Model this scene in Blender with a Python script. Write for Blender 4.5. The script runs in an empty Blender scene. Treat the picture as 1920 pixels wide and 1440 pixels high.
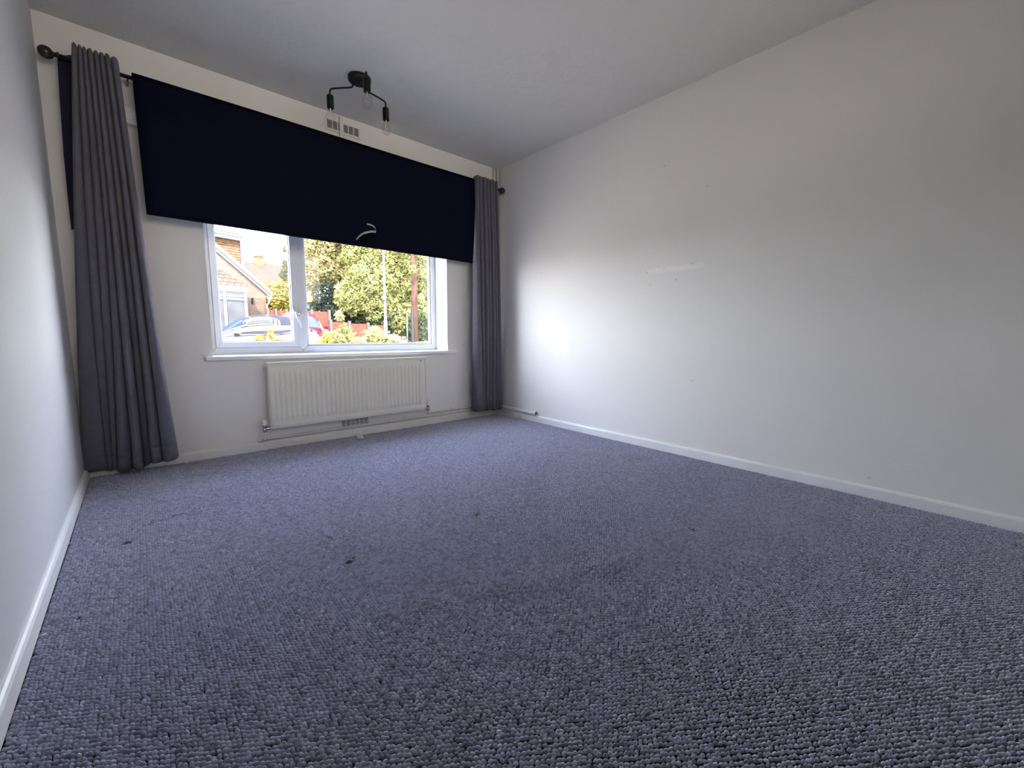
import bpy, bmesh, math, random
import numpy as np
from mathutils import Vector, Matrix

C = bpy.context.scene.collection
random.seed(7); RNG = np.random.default_rng(7)
SC = bpy.context.scene

# ------------------------------------------------------------------ camera
CX, CY, CZ = 0.2796, -3.2763, 0.8212
YAW, PITCH, ROLL, FPX = 0.7288, -0.1204, 0.0064, 779.6
W, H = 3.008, 2.4
REAR = -3.95

def cam_axes():
    f = Vector((math.sin(YAW)*math.cos(PITCH), math.cos(YAW)*math.cos(PITCH), math.sin(PITCH)))
    r = Vector((math.cos(YAW), -math.sin(YAW), 0)); u = r.cross(f)
    c, s = math.cos(ROLL), math.sin(ROLL)
    return c*r + s*u, -s*r + c*u, f
R_, U_, F_ = cam_axes()
cd = bpy.data.cameras.new('camera'); cam = bpy.data.objects.new('camera', cd); C.objects.link(cam)
cd.sensor_width = 36; cd.lens = FPX/1920*36; cd.clip_start = 0.02; cd.clip_end = 300
M = Matrix((R_, U_, -F_)).transposed().to_4x4(); M.translation = (CX, CY, CZ)
cam.matrix_world = M
SC.camera = cam

def at(px, py, Y):
    """world point seen at a photo position, at the plane y = Y"""
    d = F_*FPX + R_*(px-960) - U_*(py-720)
    t = (Y-CY)/d.y
    return Vector((CX, CY, CZ)) + d*t

# ------------------------------------------------------------------ world, sun, exposure
wd = bpy.data.worlds.new('sky'); SC.world = wd; wd.use_nodes = True
nt = wd.node_tree; nt.nodes.clear()
tc = nt.nodes.new('ShaderNodeTexCoord'); sx = nt.nodes.new('ShaderNodeSeparateXYZ')
cr = nt.nodes.new('ShaderNodeValToRGB'); bg = nt.nodes.new('ShaderNodeBackground'); wo = nt.nodes.new('ShaderNodeOutputWorld')
nt.links.new(tc.outputs['Generated'], sx.inputs[0]); nt.links.new(sx.outputs['Z'], cr.inputs[0])
cr.color_ramp.elements[0].position = 0.0; cr.color_ramp.elements[0].color = (0.97, 0.97, 1.0, 1)
cr.color_ramp.elements[1].position = 1.0; cr.color_ramp.elements[1].color = (0.54, 0.66, 1.0, 1)
e = cr.color_ramp.elements.new(0.3); e.color = (0.80, 0.86, 1.0, 1)
nt.links.new(cr.outputs[0], bg.inputs[0]); bg.inputs[1].default_value = 23.0
nt.links.new(bg.outputs[0], wo.inputs[0])

sd = bpy.data.lights.new('sun', 'SUN'); sun = bpy.data.objects.new('sun', sd); C.objects.link(sun)
sd.energy = 22.0; sd.color = (1.0, 0.86, 0.66); sd.angle = math.radians(0.6)
sun.rotation_euler = Vector((0.40, 0.62, -0.80)).to_track_quat('-Z', 'Y').to_euler()

# added soft fill lamp, unseen behind the camera, brightens the interior
ad_ = bpy.data.lights.new('fill_light', 'AREA'); fill_light = bpy.data.objects.new('fill_light', ad_); C.objects.link(fill_light)
ad_.shape = 'RECTANGLE'; ad_.size = 2.6; ad_.size_y = 1.0; ad_.energy = 8.0; ad_.color = (1.0, 0.90, 0.78); ad_.spread = math.radians(78)
fill_light.location = (1.35, REAR+.08, 1.85)
fill_light.rotation_euler = Vector((0.0, 1.0, 0.03)).to_track_quat('-Z', 'Z').to_euler()

vs = SC.view_settings
SC.display_settings.display_device = 'sRGB'
vs.view_transform = 'Standard'; vs.look = 'None'; vs.gamma = 1.0; vs.use_curve_mapping = False
vs.exposure = 0.08
cy = SC.cycles
cy.max_bounces = 10; cy.diffuse_bounces = 7; cy.glossy_bounces = 4; cy.transmission_bounces = 6; cy.transparent_max_bounces = 12
cy.sample_clamp_indirect = 12; cy.use_denoising = True; cy.caustics_reflective = False; cy.caustics_refractive = False

# ------------------------------------------------------------------ materials
def new_mat(name):
    m = bpy.data.materials.new(name); m.use_nodes = True
    n = m.node_tree; b = n.nodes['Principled BSDF']
    return m, n, b

SPEC = [0.5]
def mat(name, col, rough=0.6, metal=0.0, spec=None, var=0.0, vscale=6.0, bump=0.0, bscale=60.0, detail=4.0, sheen=0.0):
    m, n, b = new_mat(name)
    b.inputs['Base Color'].default_value = (*col, 1); b.inputs['Roughness'].default_value = rough
    b.inputs['Metallic'].default_value = metal; b.inputs['Specular IOR Level'].default_value = SPEC[0] if spec is None else spec
    if sheen: b.inputs['Sheen Weight'].default_value = sheen
    t = n.nodes.new('ShaderNodeTexCoord')
    if var:
        ns = n.nodes.new('ShaderNodeTexNoise'); ns.inputs['Scale'].default_value = vscale; ns.inputs['Detail'].default_value = detail
        n.links.new(t.outputs['Object'], ns.inputs['Vector'])
        rp = n.nodes.new('ShaderNodeValToRGB'); rp.color_ramp.elements[0].position = .3; rp.color_ramp.elements[1].position = .7
        rp.color_ramp.elements[0].color = (*[c*(1-var) for c in col], 1); rp.color_ramp.elements[1].color = (*[min(1, c*(1+var)) for c in col], 1)
        n.links.new(ns.outputs['Fac'], rp.inputs[0]); n.links.new(rp.outputs[0], b.inputs['Base Color'])
    if bump:
        nb = n.nodes.new('ShaderNodeTexNoise'); nb.inputs['Scale'].default_value = bscale; nb.inputs['Detail'].default_value = 3
        n.links.new(t.outputs['Object'], nb.inputs['Vector'])
        bp = n.nodes.new('ShaderNodeBump'); bp.inputs['Strength'].default_value = bump; bp.inputs['Distance'].default_value = .004
        n.links.new(nb.outputs['Fac'], bp.inputs['Height']); n.links.new(bp.outputs[0], b.inputs['Normal'])
    return m

def glass_mat(name, tint=(1, 1, 1), gloss=0.10):
    m = bpy.data.materials.new(name); m.use_nodes = True; n = m.node_tree; n.nodes.clear()
    tr = n.nodes.new('ShaderNodeBsdfTransparent'); tr.inputs[0].default_value = (*tint, 1)
    gl = n.nodes.new('ShaderNodeBsdfGlossy'); gl.inputs['Roughness'].default_value = 0.02
    lw = n.nodes.new('ShaderNodeLayerWeight'); pw = n.nodes.new('ShaderNodeMath'); pw.operation = 'POWER'; pw.inputs[1].default_value = 4.5
    fr = n.nodes.new('ShaderNodeMath'); fr.operation = 'MULTIPLY_ADD'; fr.inputs[1].default_value = .85; fr.inputs[2].default_value = gloss*.35
    n.links.new(lw.outputs['Facing'], pw.inputs[0]); n.links.new(pw.outputs[0], fr.inputs[0])
    mx = n.nodes.new('ShaderNodeMixShader'); o = n.nodes.new('ShaderNodeOutputMaterial')
    n.links.new(fr.outputs[0], mx.inputs[0]); n.links.new(tr.outputs[0], mx.inputs[1]); n.links.new(gl.outputs[0], mx.inputs[2])
    n.links.new(mx.outputs[0], o.inputs[0])
    return m

# wall paint on plaster: fine roller relief with soft trowel waves
def wall_mat(name, col, patch=False):
    m, n, b = new_mat(name)
    t = n.nodes.new('ShaderNodeTexCoord')
    b.inputs['Roughness'].default_value = .62; b.inputs['Specular IOR Level'].default_value = .35
    n1 = n.nodes.new('ShaderNodeTexNoise'); n1.inputs['Scale'].default_value = 2.2; n1.inputs['Detail'].default_value = 5
    n.links.new(t.outputs['Object'], n1.inputs['Vector'])
    rp = n.nodes.new('ShaderNodeValToRGB'); rp.color_ramp.elements[0].position = .3; rp.color_ramp.elements[1].position = .75
    rp.color_ramp.elements[0].color = (*[c*.975 for c in col], 1); rp.color_ramp.elements[1].color = (*col, 1)
    n.links.new(n1.outputs['Fac'], rp.inputs[0])
    n2 = n.nodes.new('ShaderNodeTexNoise'); n2.inputs['Scale'].default_value = 160; n2.inputs['Detail'].default_value = 3
    n3 = n.nodes.new('ShaderNodeTexNoise'); n3.inputs['Scale'].default_value = 7; n3.inputs['Detail'].default_value = 3
    n.links.new(t.outputs['Object'], n2.inputs['Vector']); n.links.new(t.outputs['Object'], n3.inputs['Vector'])
    b1 = n.nodes.new('ShaderNodeBump'); b1.inputs['Strength'].default_value = .35; b1.inputs['Distance'].default_value = .0012
    b2 = n.nodes.new('ShaderNodeBump'); b2.inputs['Strength'].default_value = .25; b2.inputs['Distance'].default_value = .012
    n.links.new(n3.outputs['Fac'], b2.inputs['Height']); n.links.new(n2.outputs['Fac'], b1.inputs['Height'])
    n.links.new(b2.outputs[0], b1.inputs['Normal']); n.links.new(b1.outputs[0], b.inputs['Normal'])
    src = rp.outputs[0]
    if patch:
        # an old filled strip with scuffs and a few small marks on the plaster
        def box_mask(y0, y1, z0, z1, soft, warp=.012):
            sp = n.nodes.new('ShaderNodeSeparateXYZ'); nz = n.nodes.new('ShaderNodeTexNoise'); nz.inputs['Scale'].default_value = 18
            n.links.new(t.outputs['Object'], nz.inputs['Vector'])
            vm = n.nodes.new('ShaderNodeVectorMath'); vm.operation = 'MULTIPLY_ADD'
            vm.inputs[1].default_value = (warp*2,)*3
            n.links.new(nz.outputs['Color'], vm.inputs[0]); n.links.new(t.outputs['Object'], vm.inputs[2])
            n.links.new(vm.outputs[0], sp.inputs[0])
            outs = []
            for ax, a, c in (('Y', y0, y1), ('Z', z0, z1)):
                for lo, s in ((a, 1), (c, -1)):
                    mr = n.nodes.new('ShaderNodeMapRange')
                    mr.inputs['From Min'].default_value = lo - soft*s; mr.inputs['From Max'].default_value = lo + soft*s
                    n.links.new(sp.outputs[ax], mr.inputs['Value']); outs.append(mr.outputs[0])
            cur = outs[0]
            for o in outs[1:]:
                mm = n.nodes.new('ShaderNodeMath'); mm.operation = 'MULTIPLY'
                n.links.new(cur, mm.inputs[0]); n.links.new(o, mm.inputs[1]); cur = mm.outputs[0]
            return cur
        def blend(src, fac, colr, amt):
            mx = n.nodes.new('ShaderNodeMix'); mx.data_type = 'RGBA'
            ml = n.nodes.new('ShaderNodeMath'); ml.operation = 'MULTIPLY'; ml.inputs[1].default_value = amt
            n.links.new(fac, ml.inputs[0]); n.links.new(ml.outputs[0], mx.inputs['Factor'])
            n.links.new(src, mx.inputs[6]); mx.inputs[7].default_value = (*colr, 1)
            return mx.outputs[2]
        src = blend(src, box_mask(-2.04, -1.64, 1.262, 1.292, .006), (.93, .92, .89), .4)
        for (y, z) in ((-1.655, 1.255), (-1.78, 1.27), (-1.98, 1.285), (-1.87, 1.19), (-1.68, 1.17), (-2.05, 1.75), (-2.02, .52), (-1.75, 1.95), (-2.96, .10)):
            src = blend(src, box_mask(y-.006+.012, y+.006+.012, z-.004+.012, z+.004+.012, .004), (.34, .32, .29), .55)
    n.links.new(src, b.inputs['Base Color'])
    return m

def ceiling_mat():
    # textured ceiling: swirled comb strokes raised in the plaster
    m, n, b = new_mat('textured_ceiling_paint')
    b.inputs['Base Color'].default_value = (.62, .605, .575, 1); b.inputs['Roughness'].default_value = .55
    t = n.nodes.new('ShaderNodeTexCoord')
    nz = n.nodes.new('ShaderNodeTexNoise'); nz.inputs['Scale'].default_value = 9; nz.inputs['Detail'].default_value = 4; nz.inputs['Distortion'].default_value = 2.2
    nm = n.nodes.new('ShaderNodeTexNoise'); nm.inputs['Scale'].default_value = 60; nm.inputs['Detail'].default_value = 3
    n.links.new(t.outputs['Object'], nz.inputs['Vector']); n.links.new(t.outputs['Object'], nm.inputs['Vector'])
    ad = n.nodes.new('ShaderNodeMath'); ad.operation = 'MULTIPLY_ADD'; ad.inputs[1].default_value = .22
    n.links.new(nm.outputs['Fac'], ad.inputs[0]); n.links.new(nz.outputs['Fac'], ad.inputs[2])
    bp = n.nodes.new('ShaderNodeBump'); bp.inputs['Strength'].default_value = .32; bp.inputs['Distance'].default_value = .012
    n.links.new(ad.outputs[0], bp.inputs['Height']); n.links.new(bp.outputs[0], b.inputs['Normal'])
    return m

def pile_mat():
    m, n, b = new_mat('carpet_loop_wool')
    oi = n.nodes.new('ShaderNodeObjectInfo'); rp = n.nodes.new('ShaderNodeValToRGB')
    el = rp.color_ramp.elements
    el[0].position = 0; el[0].color = (.32, .33, .44, 1); el[1].position = 1; el[1].color = (.66, .67, .78, 1)
    e1 = el.new(.45); e1.color = (.45, .455, .575, 1); e2 = el.new(.96); e2.color = (.54, .545, .67, 1)
    n.links.new(oi.outputs['Random'], rp.inputs[0])
    t = n.nodes.new('ShaderNodeTexCoord')
    wv = n.nodes.new('ShaderNodeTexWave'); wv.inputs['Scale'].default_value = .9; wv.inputs['Distortion'].default_value = 3
    wv.bands_direction = 'DIAGONAL'
    n.links.new(t.outputs['Object'], wv.inputs['Vector'])
    mx = n.nodes.new('ShaderNodeMix'); mx.data_type = 'RGBA'; mx.blend_type = 'MULTIPLY'; mx.inputs['Factor'].default_value = .35
    n.links.new(rp.outputs[0], mx.inputs[6]); n.links.new(wv.outputs['Color'], mx.inputs[7])
    n.links.new(mx.outputs[2], b.inputs['Base Color'])
    b.inputs['Roughness'].default_value = .85; b.inputs['Specular IOR Level'].default_value = .2
    b.inputs['Sheen Weight'].default_value = .3; b.inputs['Sheen Roughness'].default_value = .4
    return m

def leaf_mat(name, c0, c1, c2, scale=3.0, trans=.45):
    m = bpy.data.materials.new(name); m.use_nodes = True; n = m.node_tree; n.nodes.clear()
    o = n.nodes.new('ShaderNodeOutputMaterial'); at_ = n.nodes.new('ShaderNodeAttribute'); at_.attribute_name = 'tint'
    t = n.nodes.new('ShaderNodeTexCoord'); ns = n.nodes.new('ShaderNodeTexNoise'); ns.inputs['Scale'].default_value = scale
    n.links.new(t.outputs['Object'], ns.inputs['Vector'])
    ad = n.nodes.new('ShaderNodeMath'); ad.operation = 'MULTIPLY_ADD'; ad.inputs[1].default_value = .55
    sb = n.nodes.new('ShaderNodeMath'); sb.operation = 'MULTIPLY_ADD'; sb.inputs[1].default_value = .9; sb.inputs[2].default_value = -.22
    n.links.new(ns.outputs['Fac'], sb.inputs[0])
    n.links.new(at_.outputs['Fac'], ad.inputs[0]); n.links.new(sb.outputs[0], ad.inputs[2])
    rp = n.nodes.new('ShaderNodeValToRGB'); el = rp.color_ramp.elements
    el[0].position = .15; el[0].color = (*c0, 1); el[1].position = .9; el[1].color = (*c2, 1); k = el.new(.5); k.color = (*c1, 1)
    n.links.new(ad.outputs[0], rp.inputs[0])
    df = n.nodes.new('ShaderNodeBsdfDiffuse'); tl = n.nodes.new('ShaderNodeBsdfTranslucent'); mx = n.nodes.new('ShaderNodeMixShader'); mx.inputs[0].default_value = trans
    n.links.new(rp.outputs[0], df.inputs[0]); n.links.new(rp.outputs[0], tl.inputs[0])
    n.links.new(df.outputs[0], mx.inputs[1]); n.links.new(tl.outputs[0], mx.inputs[2]); n.links.new(mx.outputs[0], o.inputs[0])
    return m

def brick_mat(name, c1, c2, mortar, sx=1.0, bw=.225, rh=.075, ms=.012, bump=.6):
    m, n, b = new_mat(name)
    t = n.nodes.new('ShaderNodeTexCoord'); mp = n.nodes.new('ShaderNodeMapping'); mp.inputs['Rotation'].default_value = (math.pi/2, 0, 0)
    bt = n.nodes.new('ShaderNodeTexBrick'); bt.inputs['Scale'].default_value = sx
    bt.inputs['Brick Width'].default_value = bw; bt.inputs['Row Height'].default_value = rh; bt.inputs['Mortar Size'].default_value = ms
    bt.inputs['Color1'].default_value = (*c1, 1); bt.inputs['Color2'].default_value = (*c2, 1); bt.inputs['Mortar'].default_value = (*mortar, 1)
    n.links.new(t.outputs['Object'], mp.inputs[0]); n.links.new(mp.outputs[0], bt.inputs['Vector'])
    ns = n.nodes.new('ShaderNodeTexNoise'); ns.inputs['Scale'].default_value = 3
    n.links.new(t.outputs['Object'], ns.inputs['Vector'])
    mx = n.nodes.new('ShaderNodeMix'); mx.data_type = 'RGBA'; mx.blend_type = 'MULTIPLY'; mx.inputs['Factor'].default_value = .5
    n.links.new(bt.outputs['Color'], mx.inputs[6]); n.links.new(ns.outputs['Color'], mx.inputs[7])
    hs = n.nodes.new('ShaderNodeHueSaturation'); hs.inputs['Saturation'].default_value = 1.0; hs.inputs['Value'].default_value = 1.3
    rg = n.nodes.new('ShaderNodeRGBToBW'); n.links.new(ns.outputs['Color'], rg.inputs[0]); n.links.new(rg.outputs[0], mx.inputs[7])
    n.links.new(mx.outputs[2], hs.inputs['Color']); n.links.new(hs.outputs[0], b.inputs['Base Color'])
    bp = n.nodes.new('ShaderNodeBump'); bp.inputs['Strength'].default_value = bump; bp.inputs['Distance'].default_value = .02; bp.invert = True
    n.links.new(bt.outputs['Fac'], bp.inputs['Height']); n.links.new(bp.outputs[0], b.inputs['Normal'])
    b.inputs['Roughness'].default_value = .9; b.inputs['Specular IOR Level'].default_value = .02
    return m

WALL = (.80, .782, .742)
m_wall = wall_mat('white_wall_paint', WALL)
m_wall_r = wall_mat('white_wall_paint_patched', WALL, patch=True)
m_ceil = ceiling_mat()
m_gloss = mat('white_gloss_woodwork', (.80, .80, .78), .35, var=.03, vscale=5, bump=.15, bscale=25)
m_upvc = mat('white_plastic_frame', (.60, .61, .645), .3, bump=.02)
m_gasket = mat('grey_gasket', (.12, .12, .13), .6, bump=.05)
m_rad = mat('cream_radiator_enamel', (.74, .72, .62), .4, var=.02, vscale=8, bump=.05)
m_pipe = mat('painted_pipe', (.72, .71, .66), .4, var=.05, vscale=12, bump=.15, bscale=60)
m_chrome = mat('tarnished_chrome', (.45, .44, .43), .25, metal=1, var=.3, vscale=60, bump=.1)
m_white_plastic = mat('white_plastic', (.76, .75, .70), .45, var=.03, bump=.05)
m_blackmetal = mat('matt_black_metal', (.005, .005, .0055), .42, spec=.3, bump=.1, bscale=200)
m_rod = mat('satin_black_rod', (.018, .015, .016), .25, spec=.6, bump=.03)
m_dark = mat('hollow_shade_black', (.01, .01, .01), .9, bump=.05)  # black colour painted in for the shade inside hollows
m_backing = mat('carpet_backing', (.025, .026, .032), .95, var=.2, vscale=40, bump=.3)
m_pile = pile_mat()
m_curtain = mat('grey_curtain_cloth', (.120, .118, .142), .82, spec=.2, var=.08, vscale=30, bump=.25, bscale=500, sheen=.12)
m_lining = mat('navy_curtain_lining', (.020, .022, .038), .9, spec=.1, var=.1, vscale=30, bump=.2, bscale=400)
m_blind = mat('navy_blackout_cloth', (.0020, .0032, .012), .75, spec=.08, var=.12, vscale=14, bump=.15, bscale=350)
m_strap = mat('grey_ribbon', (.42, .42, .43), .5, var=.05, bump=.2, bscale=300)
m_brass = mat('steel_eyelet', (.25, .25, .26), .3, metal=1, bump=.02)
m_filament = mat('pale_filament', (.75, .70, .62), .5, bump=.02)
m_winglass = glass_mat('window_glass', (.985, .99, .99))
m_bulb = glass_mat('clear_bulb_glass', (.95, .94, .92))

# ------------------------------------------------------------------ mesh helpers
class MB:
    def __init__(s): s.v = []; s.f = []
    def add(s, vs, fs):
        k = len(s.v); s.v += [tuple(v) for v in vs]; s.f += [tuple(i+k for i in f) for f in fs]; return s
    def box(s, x0, x1, y0, y1, z0, z1):
        return s.add([(x, y, z) for z in (z0, z1) for y in (y0, y1) for x in (x0, x1)],
                     [(0, 2, 3, 1), (4, 5, 7, 6), (0, 1, 5, 4), (2, 6, 7, 3), (0, 4, 6, 2), (1, 3, 7, 5)])
    def prism_y(s, poly, y0, y1):     # polygon in xz, counter-clockwise
        n = len(poly)
        vs = [(x, y0, z) for x, z in poly] + [(x, y1, z) for x, z in poly]
        fs = [tuple(range(n)), tuple(range(2*n-1, n-1, -1))] + [(i, i+n, (i+1) % n+n, (i+1) % n) for i in range(n)]
        return s.add(vs, fs)
    def prism_x(s, poly, x0, x1):     # polygon in yz
        n = len(poly)
        vs = [(x0, y, z) for y, z in poly] + [(x1, y, z) for y, z in poly]
        fs = [tuple(range(n)), tuple(range(2*n-1, n-1, -1))] + [(i, i+n, (i+1) % n+n, (i+1) % n) for i in range(n)]
        return s.add(vs, fs)
    def tube(s, pts, r, n=12, caps=True):
        pts = [Vector(p) for p in pts]; rs = r if isinstance(r, (list, tuple)) else [r]*len(pts)
        t0 = (pts[1]-pts[0]).normalized(); a = t0.orthogonal().normalized()
        vs = []; prev = t0
        for i, p in enumerate(pts):
            t = (pts[min(i+1, len(pts)-1)] - pts[max(i-1, 0)]).normalized()
            q = prev.rotation_difference(t); a = (q @ a).normalized(); prev = t; b = t.cross(a)
            for k in range(n):
                th = 2*math.pi*k/n; vs.append(p + (a*math.cos(th) + b*math.sin(th))*rs[i])
        fs = []
        for i in range(len(pts)-1):
            for k in range(n):
                fs.append((i*n+k, i*n+(k+1) % n, (i+1)*n+(k+1) % n, (i+1)*n+k))
        if caps: fs += [tuple(range(n-1, -1, -1)), tuple((len(pts)-1)*n+k for k in range(n))]
        return s.add(vs, fs)
    def lathe(s, prof, o=(0, 0, 0), axis='z', n=24, close=True):
        vs = []
        for r, h in prof:
            for k in range(n):
                th = 2*math.pi*k/n; a, b = r*math.cos(th), r*math.sin(th)
                v = {'z': (a, b, h), 'x': (h, a, b), 'y': (b, h, a)}[axis]
                vs.append((v[0]+o[0], v[1]+o[1], v[2]+o[2]))
        fs = [(i*n+k, i*n+(k+1) % n, (i+1)*n+(k+1) % n, (i+1)*n+k) for i in range(len(prof)-1) for k in range(n)]
        if close: fs += [tuple(range(n-1, -1, -1)), tuple((len(prof)-1)*n+k for k in range(n))]
        return s.add(vs, fs)
    def grid(s, fn, nu, nv):
        vs = [fn(i/nu, j/nv) for j in range(nv+1) for i in range(nu+1)]
        fs = [(j*(nu+1)+i, j*(nu+1)+i+1, (j+1)*(nu+1)+i+1, (j+1)*(nu+1)+i) for j in range(nv) for i in range(nu)]
        return s.add(vs, fs)
    def build(s, name, m, parent=None, smooth=False, bevel=0, solid=0, sub=0, loc=None):
        me = bpy.data.meshes.new(name); me.from_pydata([tuple(v) for v in s.v], [], s.f); me.update()
        bm = bmesh.new(); bm.from_mesh(me); bmesh.ops.recalc_face_normals(bm, faces=bm.faces); bm.to_mesh(me); bm.free()
        if smooth: me.polygons.foreach_set('use_smooth', [True]*len(me.polygons))
        me.materials.append(m)
        o = bpy.data.objects.new(name, me); C.objects.link(o)
        if parent:
            o.parent = parent
            if parent.type == 'EMPTY' and loc is None: pass
        if solid:
            md = o.modifiers.new('solidify', 'SOLIDIFY'); md.thickness = solid; md.offset = 0
        if bevel:
            md = o.modifiers.new('bevel', 'BEVEL'); md.width = bevel; md.segments = 2; md.limit_method = 'ANGLE'; md.angle_limit = .6
        if sub:
            md = o.modifiers.new('sub', 'SUBSURF'); md.levels = sub; md.render_levels = sub
        return o

def keep_world(o, parent):
    """parent whose origin is not at the world origin: keep the geometry where it was modelled"""
    o.parent = parent; o.matrix_parent_inverse = parent.matrix_world.inverted()
    return o

def thing(name, label, cat, loc=(0, 0, 0), group=None):
    o = bpy.data.objects.new(name, None); C.objects.link(o); o.location = loc; o.empty_display_size = .05
    o['label'] = label; o['category'] = cat
    if group: o['group'] = group
    bpy.context.view_layer.update()
    return o
def tag(o, label, cat, group=None, kind=None):
    o['label'] = label; o['category'] = cat
    if group: o['group'] = group
    if kind: o['kind'] = kind
    return o
def part(mb, name, m, parent, label=None, kind=None, **k):
    o = mb.build(name, m, None, **k)
    chain = parent
    o.parent = parent
    o.matrix_parent_inverse = parent.matrix_world.inverted()
    if label: o['label'] = label
    if kind: o['kind'] = kind
    return o
def struct(mb, name, m, parent=None, **k):
    o = mb.build(name, m, parent, **k); o['kind'] = 'structure'; return o

# ------------------------------------------------------------------ the room shell
T = .30
WX0, WX1, WZ0, WZ1 = .627, 2.402, .640, 1.96     # window opening
wf = MB()
wf.box(-T, WX0, 0, T, -.3, H+.2); wf.box(WX1, W+T, 0, T, -.3, H+.2)
wf.box(WX0, WX1, 0, T, -.3, WZ0); wf.box(WX0, WX1, 0, T, WZ1, H+.2)
wall_front = struct(wf, 'wall_front', m_wall)
wall_right = struct(MB().box(W, W+T, REAR-T, 0, -.3, H+.2), 'wall_right', m_wall_r)
wall_left = struct(MB().box(-T, 0, REAR-T, 0, -.3, H+.2), 'wall_left', wall_mat('left_wall_paint_dimmed', (.60, .60, .60)))  # white wall paint darkened in colour to dim this wall
wall_rear = struct(MB().box(0, W, REAR-T, REAR, -.3, H+.2), 'wall_rear', m_wall)
ceiling = struct(MB().box(0, W, REAR, 0, H, H+.2), 'ceiling', m_ceil)
floor = struct(MB().box(0, W, REAR, 0, -.2, -.006), 'floor', m_backing)

def base_profile(sgn, off):   # cross-section (distance from wall, z)
    return [(off, 0), (off+sgn*.015, 0), (off+sgn*.015, .050), (off+sgn*.011, .058), (off+sgn*.006, .062), (off, .062)]
bb = MB(); x0, x1 = .0, W
# front skirting, its lower edge broken away in two places
xs = [0, .90, .935, .955, .985, 1.01, 1.03, 1.14, 1.165, 1.19, 1.215, 1.245, 1.26, W]
lift = [0, 0, .006, .014, .016, .010, 0, 0, .008, .018, .016, .008, 0, 0]
prof = base_profile(-1, 0)
vs = []
for x, l in zip(xs, lift):
    for (y, z) in prof:
        vs.append((x, y, z if z > .01 else l))
n = len(prof)
fs = [(i*n+k, i*n+(k+1) % n, (i+1)*n+(k+1) % n, (i+1)*n+k) for i in range(len(xs)-1) for k in range(n)]
fs += [tuple(range(n)), tuple((len(xs)-1)*n+k for k in range(n))]
struct(bb.add(vs, fs), 'baseboard_front', m_gloss)
bb = MB().add([(x, y, z) for y in (REAR, -.015) for (x, z) in base_profile(-1, W)],
              [(k, (k+1) % n, n+(k+1) % n, n+k) for k in range(n)] + [tuple(range(n)), tuple(range(n, 2*n))])
struct(bb, 'baseboard_right', m_gloss)
bb = MB().add([(x, y, z) for y in (REAR, -.015) for (x, z) in base_profile(1, 0)],
              [(k, (k+1) % n, n+(k+1) % n, n+k) for k in range(n)] + [tuple(range(n)), tuple(range(n, 2*n))])
struct(bb, 'baseboard_left', m_gloss)
struct(MB().box(.015, W-.015, REAR, REAR+.015, 0, .062), 'baseboard_rear', m_gloss)
# corner block on the right skirting
o = MB().box(W-.045, W-.0155, -.365, -.03, .001, .040).build('skirting_block', m_white_plastic, bevel=.005)
tag(o, 'short pale wooden block against the right skirting board beside the corner', 'block')

# ------------------------------------------------------------------ carpet (loop pile)
DX, DY = .0085, .0122
nx, ny = int(W/DX), int(-REAR/DY)
gx, gy = np.meshgrid(np.arange(nx)*DX + .004, np.arange(ny)*DY + REAR + .004)
gy = gy + (np.arange(nx) % 2)[None, :]*DY/2
gx = gx + RNG.normal(0, .0009, gx.shape); gy = gy + RNG.normal(0, .0010, gy.shape)
X, Y = gx.ravel(), gy.ravel()
keep = (X < W-.017) & (X > .017) & (Y < -.017)
X, Y = X[keep], Y[keep]
Z = np.zeros_like(X)
# gentle waves of a loosely laid carpet
for (kx, ky, ph, a) in ((2.1, 1.3, .4, .0015), (1.1, -2.7, 1.9, .0015), (4.3, 3.1, 2.2, .0010), (6.0, -5.2, .3, .0006)):
    Z += a*np.sin(kx*X + ky*Y + ph)
def seg_dist(px, py, a, b):
    ax, ay = a; bx, by = b; L = (bx-ax)**2+(by-ay)**2
    t = np.clip(((px-ax)*(bx-ax)+(py-ay)*(by-ay))/L, 0, 1)
    return np.hypot(px-ax-t*(bx-ax), py-ay-t*(by-ay)), t
SX = np.ones_like(X)
# long creases
for a, b, amp, wd_ in (((.06, -1.03), (.62, -.86), .008, .010), ((.62, -2.14), (1.9, -2.62), .0045, .035), ((.75, -1.9), (1.5, -2.75), .003, .04), ((1.9, -2.5), (2.5, -2.0), .003, .04)):
    d, t = seg_dist(X, Y, a, b)
    Z += amp*np.exp(-(d/wd_)**2)*np.sin(np.pi*np.clip(t*.96+.02, 0, 1))
# dents left by furniture feet
DENTS = [(.787, -1.834, .020, .012), (1.366, -1.824, .018, .010), (1.974, -2.538, .015, .008), (1.959, -1.101, .020, .010),
         (.184, -1.125, .020, .011), (.79, -1.606, .009, .009), (1.36, -1.602, .012, .004), (2.849, -1.616, .014, .006),
         (2.02, -1.15, .014, .004), (1.72, -2.25, .014, .004), (.09, -1.62, .009, .008)]
for x, y, r, dp in DENTS:
    d = np.hypot(X-x, (Y-y))
    Z -= dp*np.exp(-(d/r)**4); Z += dp*.3*np.exp(-((d-r*1.7)/(r*.6))**2)
me = bpy.data.meshes.new('carpet')
P = np.stack([X, Y, Z - .0028], 1)
me.vertices.add(len(P)); me.vertices.foreach_set('co', P.astype(np.float32).ravel())
ar = me.attributes.new('rot', 'FLOAT_VECTOR', 'POINT'); sr = me.attributes.new('scl', 'FLOAT_VECTOR', 'POINT')
rot = np.stack([RNG.normal(0, .16, len(P)), RNG.normal(0, .2, len(P)), -.60 + RNG.normal(0, .24, len(P))], 1)
scl = np.stack([.0064*RNG.uniform(.85, 1.15, len(P)), .0037*RNG.uniform(.88, 1.12, len(P)), .0068*RNG.uniform(.8, 1.2, len(P))], 1)
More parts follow.
